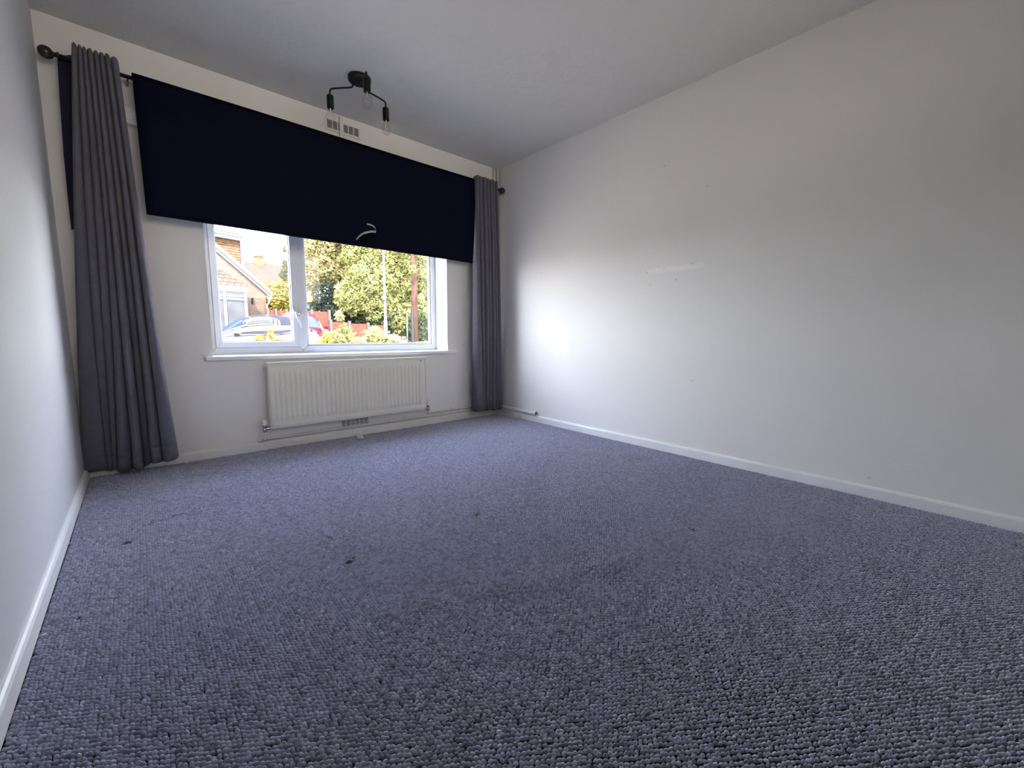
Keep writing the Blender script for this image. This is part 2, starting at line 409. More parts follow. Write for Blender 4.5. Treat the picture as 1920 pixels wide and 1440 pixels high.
ar.data.foreach_set('vector', rot.astype(np.float32).ravel()); sr.data.foreach_set('vector', scl.astype(np.float32).ravel())
me.materials.append(m_pile); me.update()
carpet = bpy.data.objects.new('carpet', me); C.objects.link(carpet)
tag(carpet, 'dark grey looped pile carpet covering the whole floor', 'carpet', kind='stuff')
ng = bpy.data.node_groups.new('loops', 'GeometryNodeTree')
ng.interface.new_socket('Geometry', in_out='INPUT', socket_type='NodeSocketGeometry'); ng.interface.new_socket('Geometry', in_out='OUTPUT', socket_type='NodeSocketGeometry')
gi = ng.nodes.new('NodeGroupInput'); go = ng.nodes.new('NodeGroupOutput')
ico = ng.nodes.new('GeometryNodeMeshIcoSphere'); ico.inputs['Radius'].default_value = 1; ico.inputs['Subdivisions'].default_value = 2
ss = ng.nodes.new('GeometryNodeSetShadeSmooth'); sm = ng.nodes.new('GeometryNodeSetMaterial'); sm.inputs['Material'].default_value = m_pile
ip = ng.nodes.new('GeometryNodeInstanceOnPoints')
a1 = ng.nodes.new('GeometryNodeInputNamedAttribute'); a1.data_type = 'FLOAT_VECTOR'; a1.inputs['Name'].default_value = 'rot'
a2 = ng.nodes.new('GeometryNodeInputNamedAttribute'); a2.data_type = 'FLOAT_VECTOR'; a2.inputs['Name'].default_value = 'scl'
L = ng.links.new
L(ico.outputs['Mesh'], ss.inputs[0]); L(ss.outputs[0], sm.inputs[0]); L(sm.outputs[0], ip.inputs['Instance'])
L(gi.outputs[0], ip.inputs['Points']); L(a1.outputs[0], ip.inputs['Rotation']); L(a2.outputs[0], ip.inputs['Scale']); L(ip.outputs[0], go.inputs[0])
md = carpet.modifiers.new('loops', 'NODES'); md.node_group = ng

# ------------------------------------------------------------------ window
win = bpy.data.objects.new('window_1', None); C.objects.link(win); win['kind'] = 'structure'
def wpart(mb, name, m, parent=win, **k): return part(mb, name, m, parent, **k)
YF, YB = .195, .265           # inner and outer faces of the outer frame
SZ = .664                    # top of the sill board
fx0, fx1, fz0, fz1 = WX0, WX1, SZ, WZ1
fw = .045
mx0, mx1 = 1.186, 1.252      # mullion
g = .0006
mid = (mx0+mx1)/2
def frame_members(x0, x1, z0, z1, w, y0, y1, parent, name, wb=None, bev=.004):
    wb = wb or w
    a = [((x0, z0), (x0+w, z0+wb), (x0+w, z1-w), (x0, z1)),
         ((x1, z1), (x1-w, z1-w), (x1-w, z0+wb), (x1, z0)),
         ((x0+g, z0), (x1-g, z0), (x1-w-g, z0+wb), (x0+w+g, z0+wb)),
         ((x1-g, z1), (x0+g, z1), (x0+w+g, z1-w), (x1-w-g, z1-w))]
    for q in a: wpart(MB().prism_y(q, y0, y1), name, m_upvc, parent, bevel=bev)
# left jamb, right jamb, head
wpart(MB().prism_y([(fx0, fz0), (fx0+fw, fz0+.053), (fx0+fw, fz1-fw), (fx0, fz1)], YF, YB), 'frame_jamb', m_upvc, bevel=.003)
wpart(MB().prism_y([(fx1, fz1), (fx1-fw, fz1-fw), (fx1-fw, fz0+.053), (fx1, fz0)], YF, YB), 'frame_jamb', m_upvc, bevel=.003)
wpart(MB().prism_y([(fx1-g, fz1), (fx0+g, fz1), (fx0+fw+g, fz1-fw), (fx1-fw-g, fz1-fw)], YF, YB), 'frame_head', m_upvc, bevel=.003)
bt, vd = fz0+.053, .031
wpart(MB().prism_y([(fx0+g, fz0), (mid-g, fz0), (mid-g, bt-vd), (mx0-g, bt), (fx0+fw+g, bt)], YF, YB), 'frame_bottom_rail', m_upvc, bevel=.003)
wpart(MB().prism_y([(mid+g, fz0), (fx1-g, fz0), (fx1-fw-g, bt), (mx1+g, bt), (mid+g, bt-vd)], YF, YB), 'frame_bottom_rail', m_upvc, bevel=.003)
wpart(MB().prism_y([(mx0+g, bt+g), (mid, bt-vd+g*2), (mx1-g, bt+g), (mx1-g, fz1-fw), (mx0+g, fz1-fw)], YF-.001, YB), 'mullion', m_upvc, bevel=.003)
# opening casement on the left, standing a little proud
sash = bpy.data.objects.new('casement', None); C.objects.link(sash); sash.parent = win
sx0, sx1, sz0, sz1 = fx0+fw-.004, mx0+.004, bt-.004, fz1-fw+.004
frame_members(sx0, sx1, sz0, sz1, .036, YF-.014, YF+.03, sash, 'sash_member', wb=.039, bev=.004)
frame_members(sx0+.035, sx1-.035, sz0+.038, sz1-.035, .007, YF+.002, YF+.03, sash, 'glazing_bead', bev=.002)
wpart(MB().box(sx0+.038, sx1-.038, YF+.022, YF+.026, sz0+.040, sz1-.038), 'window_pane', m_winglass, sash)
gk = MB()
for q in (((sx0+.042, sz0+.045), (sx1-.042, sz0+.0475)),):
    gk.box(q[0][0], q[1][0], YF+.016, YF+.021, q[0][1], q[1][1])
wpart(gk, 'gasket', m_gasket, sash)
gs = MB(); gy0, gy1 = YF-.003, YF+.01; o_ = .0022
gs.box(sx0-o_, sx0, gy0, gy1, sz0-o_, sz1+o_).box(sx1, sx1+o_, gy0, gy1, sz0-o_, sz1+o_).box(sx0, sx1, gy0, gy1, sz0-o_, sz0).box(sx0, sx1, gy0, gy1, sz1, sz1+o_)
wpart(gs, 'weather_seal', m_gasket, sash)
# fixed light on the right
rx0, rx1, rz0, rz1 = mx1, fx1-fw, bt, fz1-fw
frame_members(rx0, rx1, rz0, rz1, .016, YF+.012, YF+.04, win, 'glazing_bead', bev=.003)
wpart(MB().box(rx0, rx1, YF+.030, YF+.034, rz0, rz1), 'window_pane', m_winglass)
wpart(MB().box(rx0+.016, rx1-.016, YF+.022, YF+.028, rz0+.016, rz0+.019), 'gasket', m_gasket)
# casement handle
hc = at(561, 589, YF-.02)
hd = bpy.data.objects.new('window_handle', None); C.objects.link(hd); hd.parent = win
wpart(MB().box(hc.x-.040, hc.x-.014, YF-.024, YF-.012, hc.z-.028, hc.z+.034), 'handle_plate', m_upvc, hd, bevel=.004)
p0 = Vector((hc.x-.026, YF-.040, hc.z+.006)); p1 = Vector((hc.x+.002, YF-.046, hc.z-.105))
wpart(MB().tube([p0+Vector((0, .02, .004)), p0, p0*.6+p1*.4+Vector((0, -.006, 0)), p1], [.008, .009, .0075, .006], 10), 'handle_lever', m_upvc, hd, smooth=True)
wpart(MB().tube([p0+Vector((0, .006, 0)), Vector((hc.x+.012, YF-.010, hc.z-.002))], [.008, .007], 10), 'handle_nose', m_chrome, hd, smooth=True)
wpart(MB().box(hc.x+.004, hc.x+.026, YF-.008, YF-.001, hc.z-.016, hc.z+.016), 'strike_plate', m_upvc, hd, bevel=.002)
# sill board
sill = struct(MB().box(WX0, WX1, -.001, .27, .642, SZ), 'trim_1', m_gloss)
sill2 = part(MB().box(.582, 2.496, -.030, -.0005, .636, SZ), 'sill_nosing', m_gloss, sill, bevel=.007)
# exterior cladding line under the frame is hidden; white batten of the blind above the opening
o = MB().box(.30, 2.62, -.050, -.001, 1.955, 2.040).build('blind_batten', m_white_plastic, bevel=.003)
o.name = 'wall_batten'
part(MB().box(.30, 2.62, -.056, -.050, 1.975, 2.020), 'batten_rail', m_white_plastic, o, bevel=.003)
tag(o, 'pale wooden batten on the wall above the window, mostly hidden behind the blind', 'batten')

# ------------------------------------------------------------------ radiator
RX0, RX1, RZ0, RZ1 = .912, 2.106, .160, .612
RYF, RYB = -.105, -.042
rad = thing('radiator', 'cream ribbed panel radiator on the wall below the window', 'radiator', ((RX0+RX1)/2, -.07, RZ0))
NR = 34
zz = [0, .02, .045, .062, .075, .37, .387, .402, .432, RZ1-RZ0]
def rad_fn():
    cols = []
    x = 0
    for i in range(NR):
        for u in (0, .12, .24, .76, .88): cols.append((i+u)/NR)
    cols.append(1.0)
    x_in0, x_in1 = RX0+.030, RX1-.030
    xs_ = [RX0, RX0+.004, RX0+.022] + [x_in0+(x_in1-x_in0)*c for c in cols] + [RX1-.022, RX1-.004, RX1]
    def depth(k):
        if k < 3 or k >= len(xs_)-3: return 0
        ph = (k-3) % 5
        return [0, .35, 1, 1, .35][ph] if k-3 < NR*5 else 0
    vs, fs = [], []
    for j, z in enumerate(zz):
        zf = 0 if (j < 3 or j > 6) else (1 if 4 <= j <= 5 else .5)
        for k, x in enumerate(xs_):
            edge = .004 if (k in (0, len(xs_)-1) or j in (0, len(zz)-1)) else 0
            vs.append((x, RYF + .004 + edge*1.5 - depth(k)*zf*.0085, RZ0+z))
    nk = len(xs_)
    fs = [(j*nk+k, j*nk+k+1, (j+1)*nk+k+1, (j+1)*nk+k) for j in range(len(zz)-1) for k in range(nk-1)]
    return MB().add(vs, fs)
part(rad_fn(), 'front_panel', m_rad, rad, solid=.0015)
part(MB().box(RX0+.01, RX1-.01, -.060, -.045, RZ0+.01, RZ1-.02), 'rear_panel', m_rad, rad, bevel=.004)
for xx in (RX0-.004, RX1): part(MB().box(xx, xx+.004, -.103, RYB, RZ0+.004, RZ1-.004), 'side_panel', m_rad, rad, bevel=.001)
top = MB().box(RX0-.004, RX1+.004, -.106, -.098, RZ1-.006, RZ1+.006).box(RX0-.004, RX1+.004, -.048, -.040, RZ1-.006, RZ1+.006)
for i in range(60):
    x = RX0+.005+i*(RX1-RX0-.02)/59; top.box(x, x+.008, -.098, -.048, RZ1-.001, RZ1+.004)
part(top, 'top_grille', m_rad, rad, bevel=.001)
part(MB().tube([(RX0+.02, -.075, RZ0+.025), (RX1-.02, -.075, RZ0+.025)], .016, 12), 'water_channel', m_rad, rad, smooth=True)
part(MB().lathe([(.0, -.012), (.009, -.012), (.009, 0), (.005, .004)], (RX0-.008, -.075, RZ1-.04), 'x', 12), 'plug', m_chrome, rad)
part(MB().lathe([(.0, -.004), (.007, -.004), (.007, .004), (.0, .004)], (RX1-.045, -.106, RZ1-.025), 'y', 12), 'bleed_valve', m_chrome, rad)
for xx in (RX0+.16, RX1-.16): part(MB().box(xx, xx+.03, -.045, -.001, RZ0+.05, RZ1-.06), 'wall_bracket', m_rad, rad)
def valve(x, label):
    t = thing('radiator_valve', label, 'valve', (x, -.072, .165), 'radiator valves')
    part(MB().lathe([(.0, .040), (.013, .040), (.0145, .036), (.0145, .004), (.011, .0)], (x, -.072, .187), 'z', 16), 'valve_cap', m_white_plastic, t, 'white plastic cap', smooth=False)
    part(MB().lathe([(.006, -.048), (.009, -.044), (.012, -.040), (.013, -.030), (.013, -.022), (.010, -.016), (.012, -.008), (.012, .0)], (x, -.072, .187), 'z', 14), 'valve_body', m_chrome, t, smooth=False)
    s = 1 if x < RX0 else -1
    xe = RX0-.004 if s > 0 else RX1+.004
    a, b_ = sorted((x+s*.006, xe))
    part(MB().lathe([(.009, 0), (.013, .002), (.013, (b_-a)*.5), (.010, (b_-a)*.55), (.010, b_-a)], (a, -.072, .163), 'x', 12), 'union_nut', m_chrome, t)
valve(.876, 'chrome valve with white cap at the left end of the radiator')
valve(2.146, 'chrome valve with white cap at the right end of the radiator')

# heating pipes: one thing each
p = MB().tube([(.876, -.072, .139), (.876, -.072, .100), (.874, -.066, .090), (.868, -.050, .085), (.862, -.030, .082)], .0085, 10)
lp = thing('heating_pipe', 'long white painted pipe along the skirting beneath the radiator to the right corner', 'pipe', (1.9, -.028, .08))
part(p, 'valve_tail', m_pipe, lp, smooth=True)
part(MB().tube([(.845, -.028, .080), (1.35, -.028, .083), (2.0, -.028, .083), (2.6, -.028, .082), (2.965, -.028, .082), (2.978, -.040, .082), (2.979, -.10, .082)], .0095, 12), 'pipe_run', m_pipe, lp, smooth=True)
part(MB().lathe([(.006, -.012), (.0135, -.012), (.0135, .012), (.006, .012)], (.848, -.028, .080), 'x', 12), 'end_elbow', m_pipe, lp)
for xx in (1.26, 1.95, 2.5): part(MB().box(xx-.006, xx+.006, -.036, -.001, .070, .094), 'pipe_clip', m_white_plastic, lp, bevel=.002)
sp = thing('heating_pipe', 'shorter upper white pipe running right from the right radiator valve', 'pipe', (2.5, -.026, .115))
part(MB().tube([(2.146, -.072, .139), (2.146, -.070, .124), (2.150, -.060, .114), (2.160, -.036, .110), (2.18, -.026, .110), (2.5, -.026, .112), (2.93, -.026, .113)], .0085, 12), 'pipe_run', m_pipe, sp, smooth=True)
part(MB().box(2.42, 2.432, -.034, -.001, .102, .124), 'pipe_clip', m_white_plastic, sp, bevel=.002)
rp_ = thing('wall_pipe', 'thick white pipe cover with open dark end low on the right wall', 'pipe', (W-.022, -.3, .09))
part(MB().lathe([(.015, 0), (.019, 0), (.019, .562), (.012, .562), (.012, .50)], (W-.020, -.584, .085), 'y', 20, close=False), 'pipe_cover', m_white_plastic, rp_, smooth=False)
part(MB().lathe([(0, 0), (.0145, 0)], (W-.020, -.570, .085), 'y', 16, close=False), 'end_shade_disc', m_dark, rp_, 'black disc painted as the shade inside the pipe end')  # black disc stands in for the shade inside the pipe
part(MB().lathe([(0, -.018), (.006, -.018), (.006, .01)], (W-.020, -.570, .085), 'y', 12, close=False), 'inner_pipe', m_chrome, rp_)
# vertical pipes in the far right corner
for (x, y, r, lab) in ((2.940, -.016, .009, 'slim white vertical pipe in the corner, the left one of the pair'), (2.982, -.022, .013, 'thicker white vertical pipe tight in the right corner')):
    t = thing('corner_pipe', lab, 'pipe', (x, y, 0), 'vertical pipes in the right corner')
    part(MB().tube([(x, y, .135), (x, y, 1.2), (x, y, H-.001)], r, 14), 'pipe_run', m_pipe, t, smooth=True)
    part(MB().lathe([(r, 0), (r*1.6, .003), (r*1.6, .010), (r, .013)], (x, y, H-.014), 'z', 14), 'ceiling_collar', m_pipe, t)
    part(MB().box(x-r-.003, x+r+.003, y-r*.5, -.001, 1.02, 1.04), 'pipe_clip', m_white_plastic, t)

# vents
def vent(name, label, x0, x1, z0, z1, cols, rows, split=None):
    t = thing(name, label, 'vent', ((x0+x1)/2, -.005, z0))
    b = .014
    f = MB().box(x0, x1, -.009, -.001, z1-b, z1).box(x0, x1, -.009, -.001, z0, z0+b).box(x0, x0+b, -.009, -.001, z0+b, z1-b).box(x1-b, x1, -.009, -.001, z0+b, z1-b)
    part(f, 'vent_frame', m_white_plastic, t, bevel=.002)
    part(MB().box(x0+b, x1-b, -.0025, -.0008, z0+b, z1-b), 'vent_shade_sheet', m_dark, t, 'black sheet painted as the shade behind the louvres')  # black sheet stands in for the shade behind the louvres
    s = MB(); wd2 = (x1-x0-2*b)/cols
    for c in range(1, cols): s.box(x0+b+c*wd2-.0028, x0+b+c*wd2+.0028, -.008, -.0025, z0+b, z1-b)
    hz = (z1-z0-2*b)/rows
    for r in range(rows):
        z = z0+b+(r+.5)*hz
        s.add([(x0+b, -.0075, z-hz*.22), (x1-b, -.0075, z-hz*.22), (x1-b, -.0045, z+hz*.22), (x0+b, -.0045, z+hz*.22),
               (x0+b, -.006, z-hz*.30), (x1-b, -.006, z-hz*.30), (x1-b, -.003, z+hz*.1), (x0+b, -.003, z+hz*.1)],
              [(0, 1, 2, 3), (7, 6, 5, 4), (0, 4, 5, 1), (1, 5, 6, 2), (2, 6, 7, 3), (3, 7, 4, 0)])
    part(s, 'louvres', m_white_plastic, t)
    return t
vent('air_vent', 'white louvred air vent high on the wall near the ceiling light', 1.388, 1.645, 2.272, 2.357, 6, 8)
vent('air_vent', 'small white slotted air vent on the wall beneath the radiator', 1.398, 1.640, .064, .150, 6, 6)
o = MB().box(1.487, 1.514, -.024, -.0095, 2.05, 2.385).build('cable_trunking', m_pipe, bevel=.004)
part(MB().tube([(1.5, -.016, 2.385), (1.503, -.012, 2.392), (1.515, -.006, 2.397)], .005, 8), 'cable', m_pipe, o)
tag(o, 'vertical white cable trunking crossing the upper air vent', 'trunking')

# off-white strip lying on the carpet
a_, b_ = Vector((1.535, -.020, .004)), Vector((1.492, -.180, .006))
d_ = (b_-a_).normalized(); n_ = Vector((-d_.y, d_.x, 0))*.024
o = MB().add([a_+n_+Vector((0, 0, .006)), a_-n_+Vector((0, 0, .006)), b_-n_+Vector((0, 0, .007)), b_+n_+Vector((0, 0, .007)),
              a_+n_+Vector((0, 0, .013)), a_-n_+Vector((0, 0, .013)), b_-n_+Vector((0, 0, .015)), b_+n_+Vector((0, 0, .015))],
             [(0, 3, 2, 1), (4, 5, 6, 7), (0, 1, 5, 4), (1, 2, 6, 5), (2, 3, 7, 6), (3, 0, 4, 7)]).build('plastic_strip', m_white_plastic, bevel=.002)
tag(o, 'small flat white strip lying on the carpet below the radiator', 'strip')
# tiny white scraps on the carpet
def scrap(px, py, lab):
    d = F_*FPX + R_*(px-960) - U_*(py-720); t = (-CZ+.006)/d.z; q = Vector((CX, CY, CZ))+d*t
    o = MB().add([(q.x, q.y, .005), (q.x+.007, q.y+.001, .005), (q.x+.006, q.y+.004, .008), (q.x-.001, q.y+.003, .007), (q.x+.003, q.y+.002, .009)],
                 [(0, 1, 4), (1, 2, 4), (2, 3, 4), (3, 0, 4), (3, 2, 1, 0)]).build('paper_scrap', m_white_plastic)
    tag(o, lab, 'scrap', 'white scraps on the carpet')
scrap(80, 1191, 'tiny white scrap on the carpet beside the left skirting')
scrap(1869, 1154, 'tiny white scrap on the carpet near the right edge of the view')
scrap(1040, 1155, 'tiny pale scrap on the carpet in the middle of the room')

# ------------------------------------------------------------------ curtain rod, curtains, blind
RY, RZ = -.092, 2.178
rod = thing('curtain_rod', 'black metal curtain rod with ball finials above the window', 'curtain rod', (1.5, RY, RZ))
part(MB().tube([(.088, RY, RZ), (1.5, RY, RZ), (2.935, RY, RZ)], .0105, 16), 'pole', m_rod, rod, smooth=True)
def finial(xc, s):
    pr = [(.0095, 0), (.016, .003), (.016, .009), (.011, .012), (.012, .018)]
    R = .029
    for k in range(1, 12):
        th = math.pi*k/12; pr.append((R*math.sin(th), .018+R-R*math.cos(th)))
    pr.append((.001, .018+2*R))
    return MB().lathe([(r, s*h) for r, h in pr], (xc, RY, RZ), 'x', 24)
part(finial(.090, -1), 'finial', m_rod, rod, smooth=True)
part(finial(2.932, 1), 'finial', m_rod, rod, smooth=True)
for xx in (.338, 2.655):
    bk = part(MB().tube([(xx, -.002, RZ), (xx, -.05, RZ), (xx, RY, RZ-.004)], .005, 10), 'bracket', m_rod, rod, smooth=True)
    part(MB().box(xx-.010, xx+.010, -.006, -.0008, RZ-.015, RZ+.022), 'bracket_plate', m_chrome, bk, bevel=.002)

def curtain(label, rows, amps, offs, z_bot_fn, y0, yb, seed, ztop=2.222):
    """rows: three (photo row, fold boundaries) from rail to hem; each fold is a soft roll of cloth"""
    rnd = np.random.default_rng(seed)
    xs3 = [[at(p_, r_, y0 + (yb-y0)*i/2).x for p_ in ps_] for i, (r_, ps_) in enumerate(rows)]
    zs3 = [at(ps_[0], r_, y0).z for r_, ps_ in rows]
    ts = [(ztop-z)/(ztop-.05) for z in zs3]
    nf = len(xs3[0])-1
    wob = rnd.uniform(-1, 1, (nf, 4))
    t = thing('curtain', label, 'curtain', ((xs3[2][0]+xs3[2][-1])/2, yb, 0))
    def xb(i, v):
        (a, b, c), (p, q, r) = ts, (xs3[0][i], xs3[1][i], xs3[2][i])
        return p*(v-b)*(v-c)/((a-b)*(a-c)) + q*(v-a)*(v-c)/((b-a)*(b-c)) + r*(v-a)*(v-b)/((c-a)*(c-b))
    PF = 14
    def fn(u, v):
        k = min(nf-1, int(u*nf+1e-6)); fr = min(1.0, max(0.0, u*nf-k))
        x0, x1 = xb(k, v), xb(k+1, v)
        roll = math.sin(math.pi*fr)**.55 if 0 < fr < 1 else 0.0
        am = .026*(1-v) + amps[k]*v
        am *= 1 + .15*wob[k][0]*math.sin(4*v+wob[k][1]*3)
        x = x0 + (x1-x0)*(fr - .10*math.sin(2*math.pi*fr)*(.4+v))
        y = (y0+.026)*(1-v) + (yb+.03+offs[k]*1.0)*v - 2*am*roll
        # neighbouring folds share the bottom of the valley
        nb = offs[max(0, k-1)] if fr < .5 else offs[min(nf-1, k+1)]
        wgt = (1-roll)*.5
        y += v*(nb-offs[k])*wgt
        zt = ztop + .008*roll
        z = zt + (z_bot_fn(u)-zt)*v
        return (x, min(y, -.022), z)
    part(MB().grid(fn, nf*PF, 50), 'curtain_cloth', m_curtain, t, smooth=True, solid=.0022)
    part(MB().grid(lambda u, v: tuple(Vector(fn(u, .958+.038*v)) + Vector((0, -.0020, 0))), nf*PF, 3), 'hem', m_curtain, t, smooth=True, solid=.0018)
    return t
lc = curtain('long grey curtain hanging at the left of the window, spreading towards its hem',
             [(147, [134, 147, 158, 169, 180, 191, 202, 213, 227]), (538, [140, 168, 187, 205, 219, 235, 250, 265, 283]), (868, [152, 200, 211, 221, 250, 269, 284, 306, 334])],
             [.012, .010, .014, .036, .050, .024, .056, .060], [.020, .020, .012, 0, -.020, .004, -.020, -.028],
             lambda u: .040+.052*max(0, (u-.60)/.40)**1.2 + .005*math.sin(u*26), -.138, -.095, 3)
# dark lining drawn back behind the rod at the outer edge of the left curtain
LN = [(at(a_, r_, -.07), at(b_, r_, -.085)) for a_, b_, r_ in ((107, 140, 102), (112, 142, 190), (119, 142, 290), (127, 144, 370), (134, 146, 430))]
def lin(u, v):
    k = min(3, int(v*4)); f = v*4-k
    a = LN[k][0].lerp(LN[k+1][0], f); b = LN[k][1].lerp(LN[k+1][1], f)
    q = a.lerp(b, u); return (q.x, q.y+.01*math.sin(u*3+v*2), q.z)
part(MB().grid(lin, 8, 24), 'lining', m_lining, lc, 'dark navy lining at the outer edge', smooth=True, solid=.002)
rc = curtain('long grey curtain hanging straight in the right corner by the window',
             [(352, [891, 897, 904, 911, 917, 923, 928, 933]), (553, [889, 900, 907, 914, 920, 926, 932, 937]), (765, [888, 903, 909, 915, 920, 926, 931, 939])],
             [.040, .030, .036, .030, .036, .030, .030], [-.006, .004, -.004, .004, -.004, .004, 0],
             lambda u: .078-.012*u+.004*math.sin(u*17), -.135, -.10, 11, ztop=2.215)

# blackout blind hung over the rod
BX0, BX1, BZ0, BZ1 = .356, 2.640, 1.466, 2.196
bl = thing('blackout_blind', 'wide navy blackout blind covering the upper half of the window', 'blind', ((BX0+BX1)/2, -.12, BZ0))
BY = -.118
def blf(u, v):
    z = BZ1+(BZ0-BZ1)*v
    zl = -.010*u*v                      # the right end hangs a little lower
    bow = .010*math.sin(math.pi*v)*(1 if u < .5 else .6)
    return (BX0+(BX1-.045*v*0-BX0)*u + (.006*v if u < .5 else -.040*v*max(0, (u-.6)/.4)), BY - .004*math.sin(7*u+2*v)-.012*math.sin(math.pi*v*.8) , z+zl)
part(MB().grid(blf, 40, 24), 'blind_cloth', m_blind, bl, smooth=True, solid=.004)
part(MB().grid(lambda u, v: (BX0+(BX1-BX0)*u, RY + (.022 if v > .5 else .0)*0 + (BY-RY)*(1-v) + .030*v, BZ1-.002+.006*math.sin(math.pi*v)), 20, 6), 'top_fold', m_blind, bl, smooth=True, solid=.003)
wl = MB()
wl.tube([Vector(blf(i/20, 1))+Vector((0, 0, .010)) for i in range(21)], .0085, 10)
part(wl, 'bottom_bar', m_blind, bl, smooth=True)
# pull ribbon: a loop of flat strap at the lower edge
pts = [at(668, 449, -.150), at(673, 443, -.160), at(682, 437, -.170), at(696, 434, -.175), at(704, 434, -.165), at(703, 427, -.15), at(696, 422, -.14), at(688, 420, -.134)]
def ribbon(pts, wv, th=.0012):
    b = MB(); vs = []; n_ = len(pts)
    for i, q in enumerate(pts):
        w_ = wv[i]; vs += [q+w_, q-w_]
    return b.add(vs, [(2*i, 2*i+1, 2*i+3, 2*i+2) for i in range(n_-1)])
def smooth_pts(P, k=6):
    out = []
    for i in range(len(P)-1):
        a = P[max(i-1, 0)]; b = P[i]; c = P[i+1]; d = P[min(i+2, len(P)-1)]
        for j in range(k):
            t = j/k
            out.append(.5*((2*b)+(c-a)*t+(2*a-5*b+4*c-d)*t*t+(3*b-a-3*c+d)*t**3))
    out.append(P[-1]); return out
ps = smooth_pts(pts)
wv = []
for i in range(len(ps)):
    f_ = i/(len(ps)-1); wv.append(Vector((.0, .007*(1-f_), .0045+.004*math.sin(f_*math.pi))))
part(ribbon(ps, wv), 'pull_ribbon', m_strap, bl, 'pale grey pull ribbon looped at the lower edge', smooth=True, solid=.0014)
pts2 = [at(673, 444, -.152), at(680, 449, -.150), at(690, 449, -.150), at(700, 445, -.152), at(704, 437, -.160)]
ps = smooth_pts(pts2)
part(ribbon(ps, [Vector((0, .006, .005+.006*math.sin(i/(len(ps)-1)*math.pi))) for i in range(len(ps))]), 'ribbon_loop', m_blind, bl, smooth=True, solid=.0014)

# ------------------------------------------------------------------ ceiling light
lx, ly = 1.427, -.545
cl = thing('ceiling_light', 'black three-arm ceiling light with bare clear bulbs', 'ceiling light', (lx, ly, H))
part(MB().lathe([(.001, -.028), (.058, -.028), (.066, -.024), (.068, -.016), (.068, -.0005), (.001, -.0005)], (lx, ly, H), 'z', 36), 'ceiling_rose', m_blackmetal, cl)
part(MB().lathe([(.001, -.034), (.006, -.034), (.006, -.028)], (lx, ly, H), 'z', 12), 'rose_screw', m_blackmetal, cl)
for ang in (134, 259, 13):
    a = math.radians(ang); dx, dy = math.cos(a), math.sin(a); ra = .195
    def P3(r, z): return Vector((lx+dx*r, ly+dy*r, z))
    path = [P3(.045, H-.024), P3(.045, H-.040), P3(.049, H-.050), P3(.060, H-.055), P3(.12, H-.056), P3(ra-.018, H-.058), P3(ra-.006, H-.062), P3(ra, H-.074), P3(ra, H-.096)]
    arm = part(MB().tube(smooth_pts(path, 3), .0052, 10), 'arm', m_blackmetal, cl, smooth=True)
    q = P3(ra, H-.094)
    sk = part(MB().lathe([(.001, 0), (.014, 0), (.0195, -.006), (.0205, -.012), (.0205, -.078), (.018, -.080), (.001, -.078)], tuple(q), 'z', 24), 'lamp_holder', m_blackmetal, cl)
    z0 = q.z-.074
    prb = [(.0125, 0), (.0135, -.012), (.017, -.024), (.025, -.040), (.0298, -.056), (.0300, -.066), (.0265, -.080), (.018, -.091), (.008, -.096), (.0008, -.097)]
    bu = part(MB().lathe(prb, (q.x, q.y, z0), 'z', 28, close=False), 'bulb', m_bulb, cl, 'clear glass bulb', smooth=True)
    fl = MB().tube([(q.x, q.y, z0), (q.x, q.y, z0-.028)], .0035, 8)
    for s in range(5):
        th = s*2*math.pi/5; fl.tube([(q.x+.006*math.cos(th), q.y+.006*math.sin(th), z0-.028), (q.x+.012*math.cos(th), q.y+.012*math.sin(th), z0-.062)], .0008, 5)
    part(fl, 'filament', m_filament, bu)

# ================================================================== OUTSIDE
GZ = -.18
SPEC[0] = .02
m_ground = mat('pale_concrete_drive', (.42, .36, .29), .9, var=.15, vscale=1.5, bump=.3)
m_road = mat('tarmac', (.20, .185, .165), .9, var=.1, vscale=4, bump=.3)
m_grass = mat('verge_grass', (.10, .15, .04), .95, var=.3, vscale=3, bump=.6)
struct(MB().box(-14, 24, T, 8.6, GZ-.2, GZ), 'ground', m_ground)
struct(MB().box(-14, 24, 8.6, 16.2, GZ-.22, GZ-.02), 'ground_road', m_road)
struct(MB().box(-24, 44, 16.2, 70, GZ-.2, GZ), 'ground_verge', m_grass)

# bungalow across the road
m_brick = brick_mat('buff_brick', (.105, .062, .040), (.082, .048, .032), (.105, .092, .078), bw=.225, rh=.075, ms=.012)
m_tilehung = mat('hung_clay_tile', (.095, .055, .030), .8, var=.35, vscale=7, bump=.3, bscale=12)
m_rooftile = brick_mat('clay_roof_tile', (.085, .052, .036), (.060, .038, .028), (.028, .018, .015), bw=.24, rh=.15, ms=.022, bump=1.0)
m_trimw = mat('white_painted_timber', (.17, .17, .17), .5, var=.05, bump=.1)
m_render = mat('white_render', (.12, .12, .12), .85, var=.05, bump=.3)
m_felt = mat('grey_flat_roof_felt', (.035, .035, .037), .9, var=.1, bump=.3)
m_netglass = mat('net_curtained_glass', (.058, .06, .062), .12, var=.15, vscale=3)
HU = Vector((.96, .28, 0)).normalized(); HN = Vector((-HU.y, HU.x, 0))
HO = at(500, 590, 18.2); HO.z = 0
hs = thing('bungalow', 'brick bungalow with white bargeboards and a tile-hung dormer across the road', 'house', (HO.x, HO.y, GZ))
hs.rotation_euler = (0, 0, math.atan2(HU.y, HU.x)); bpy.context.view_layer.update()
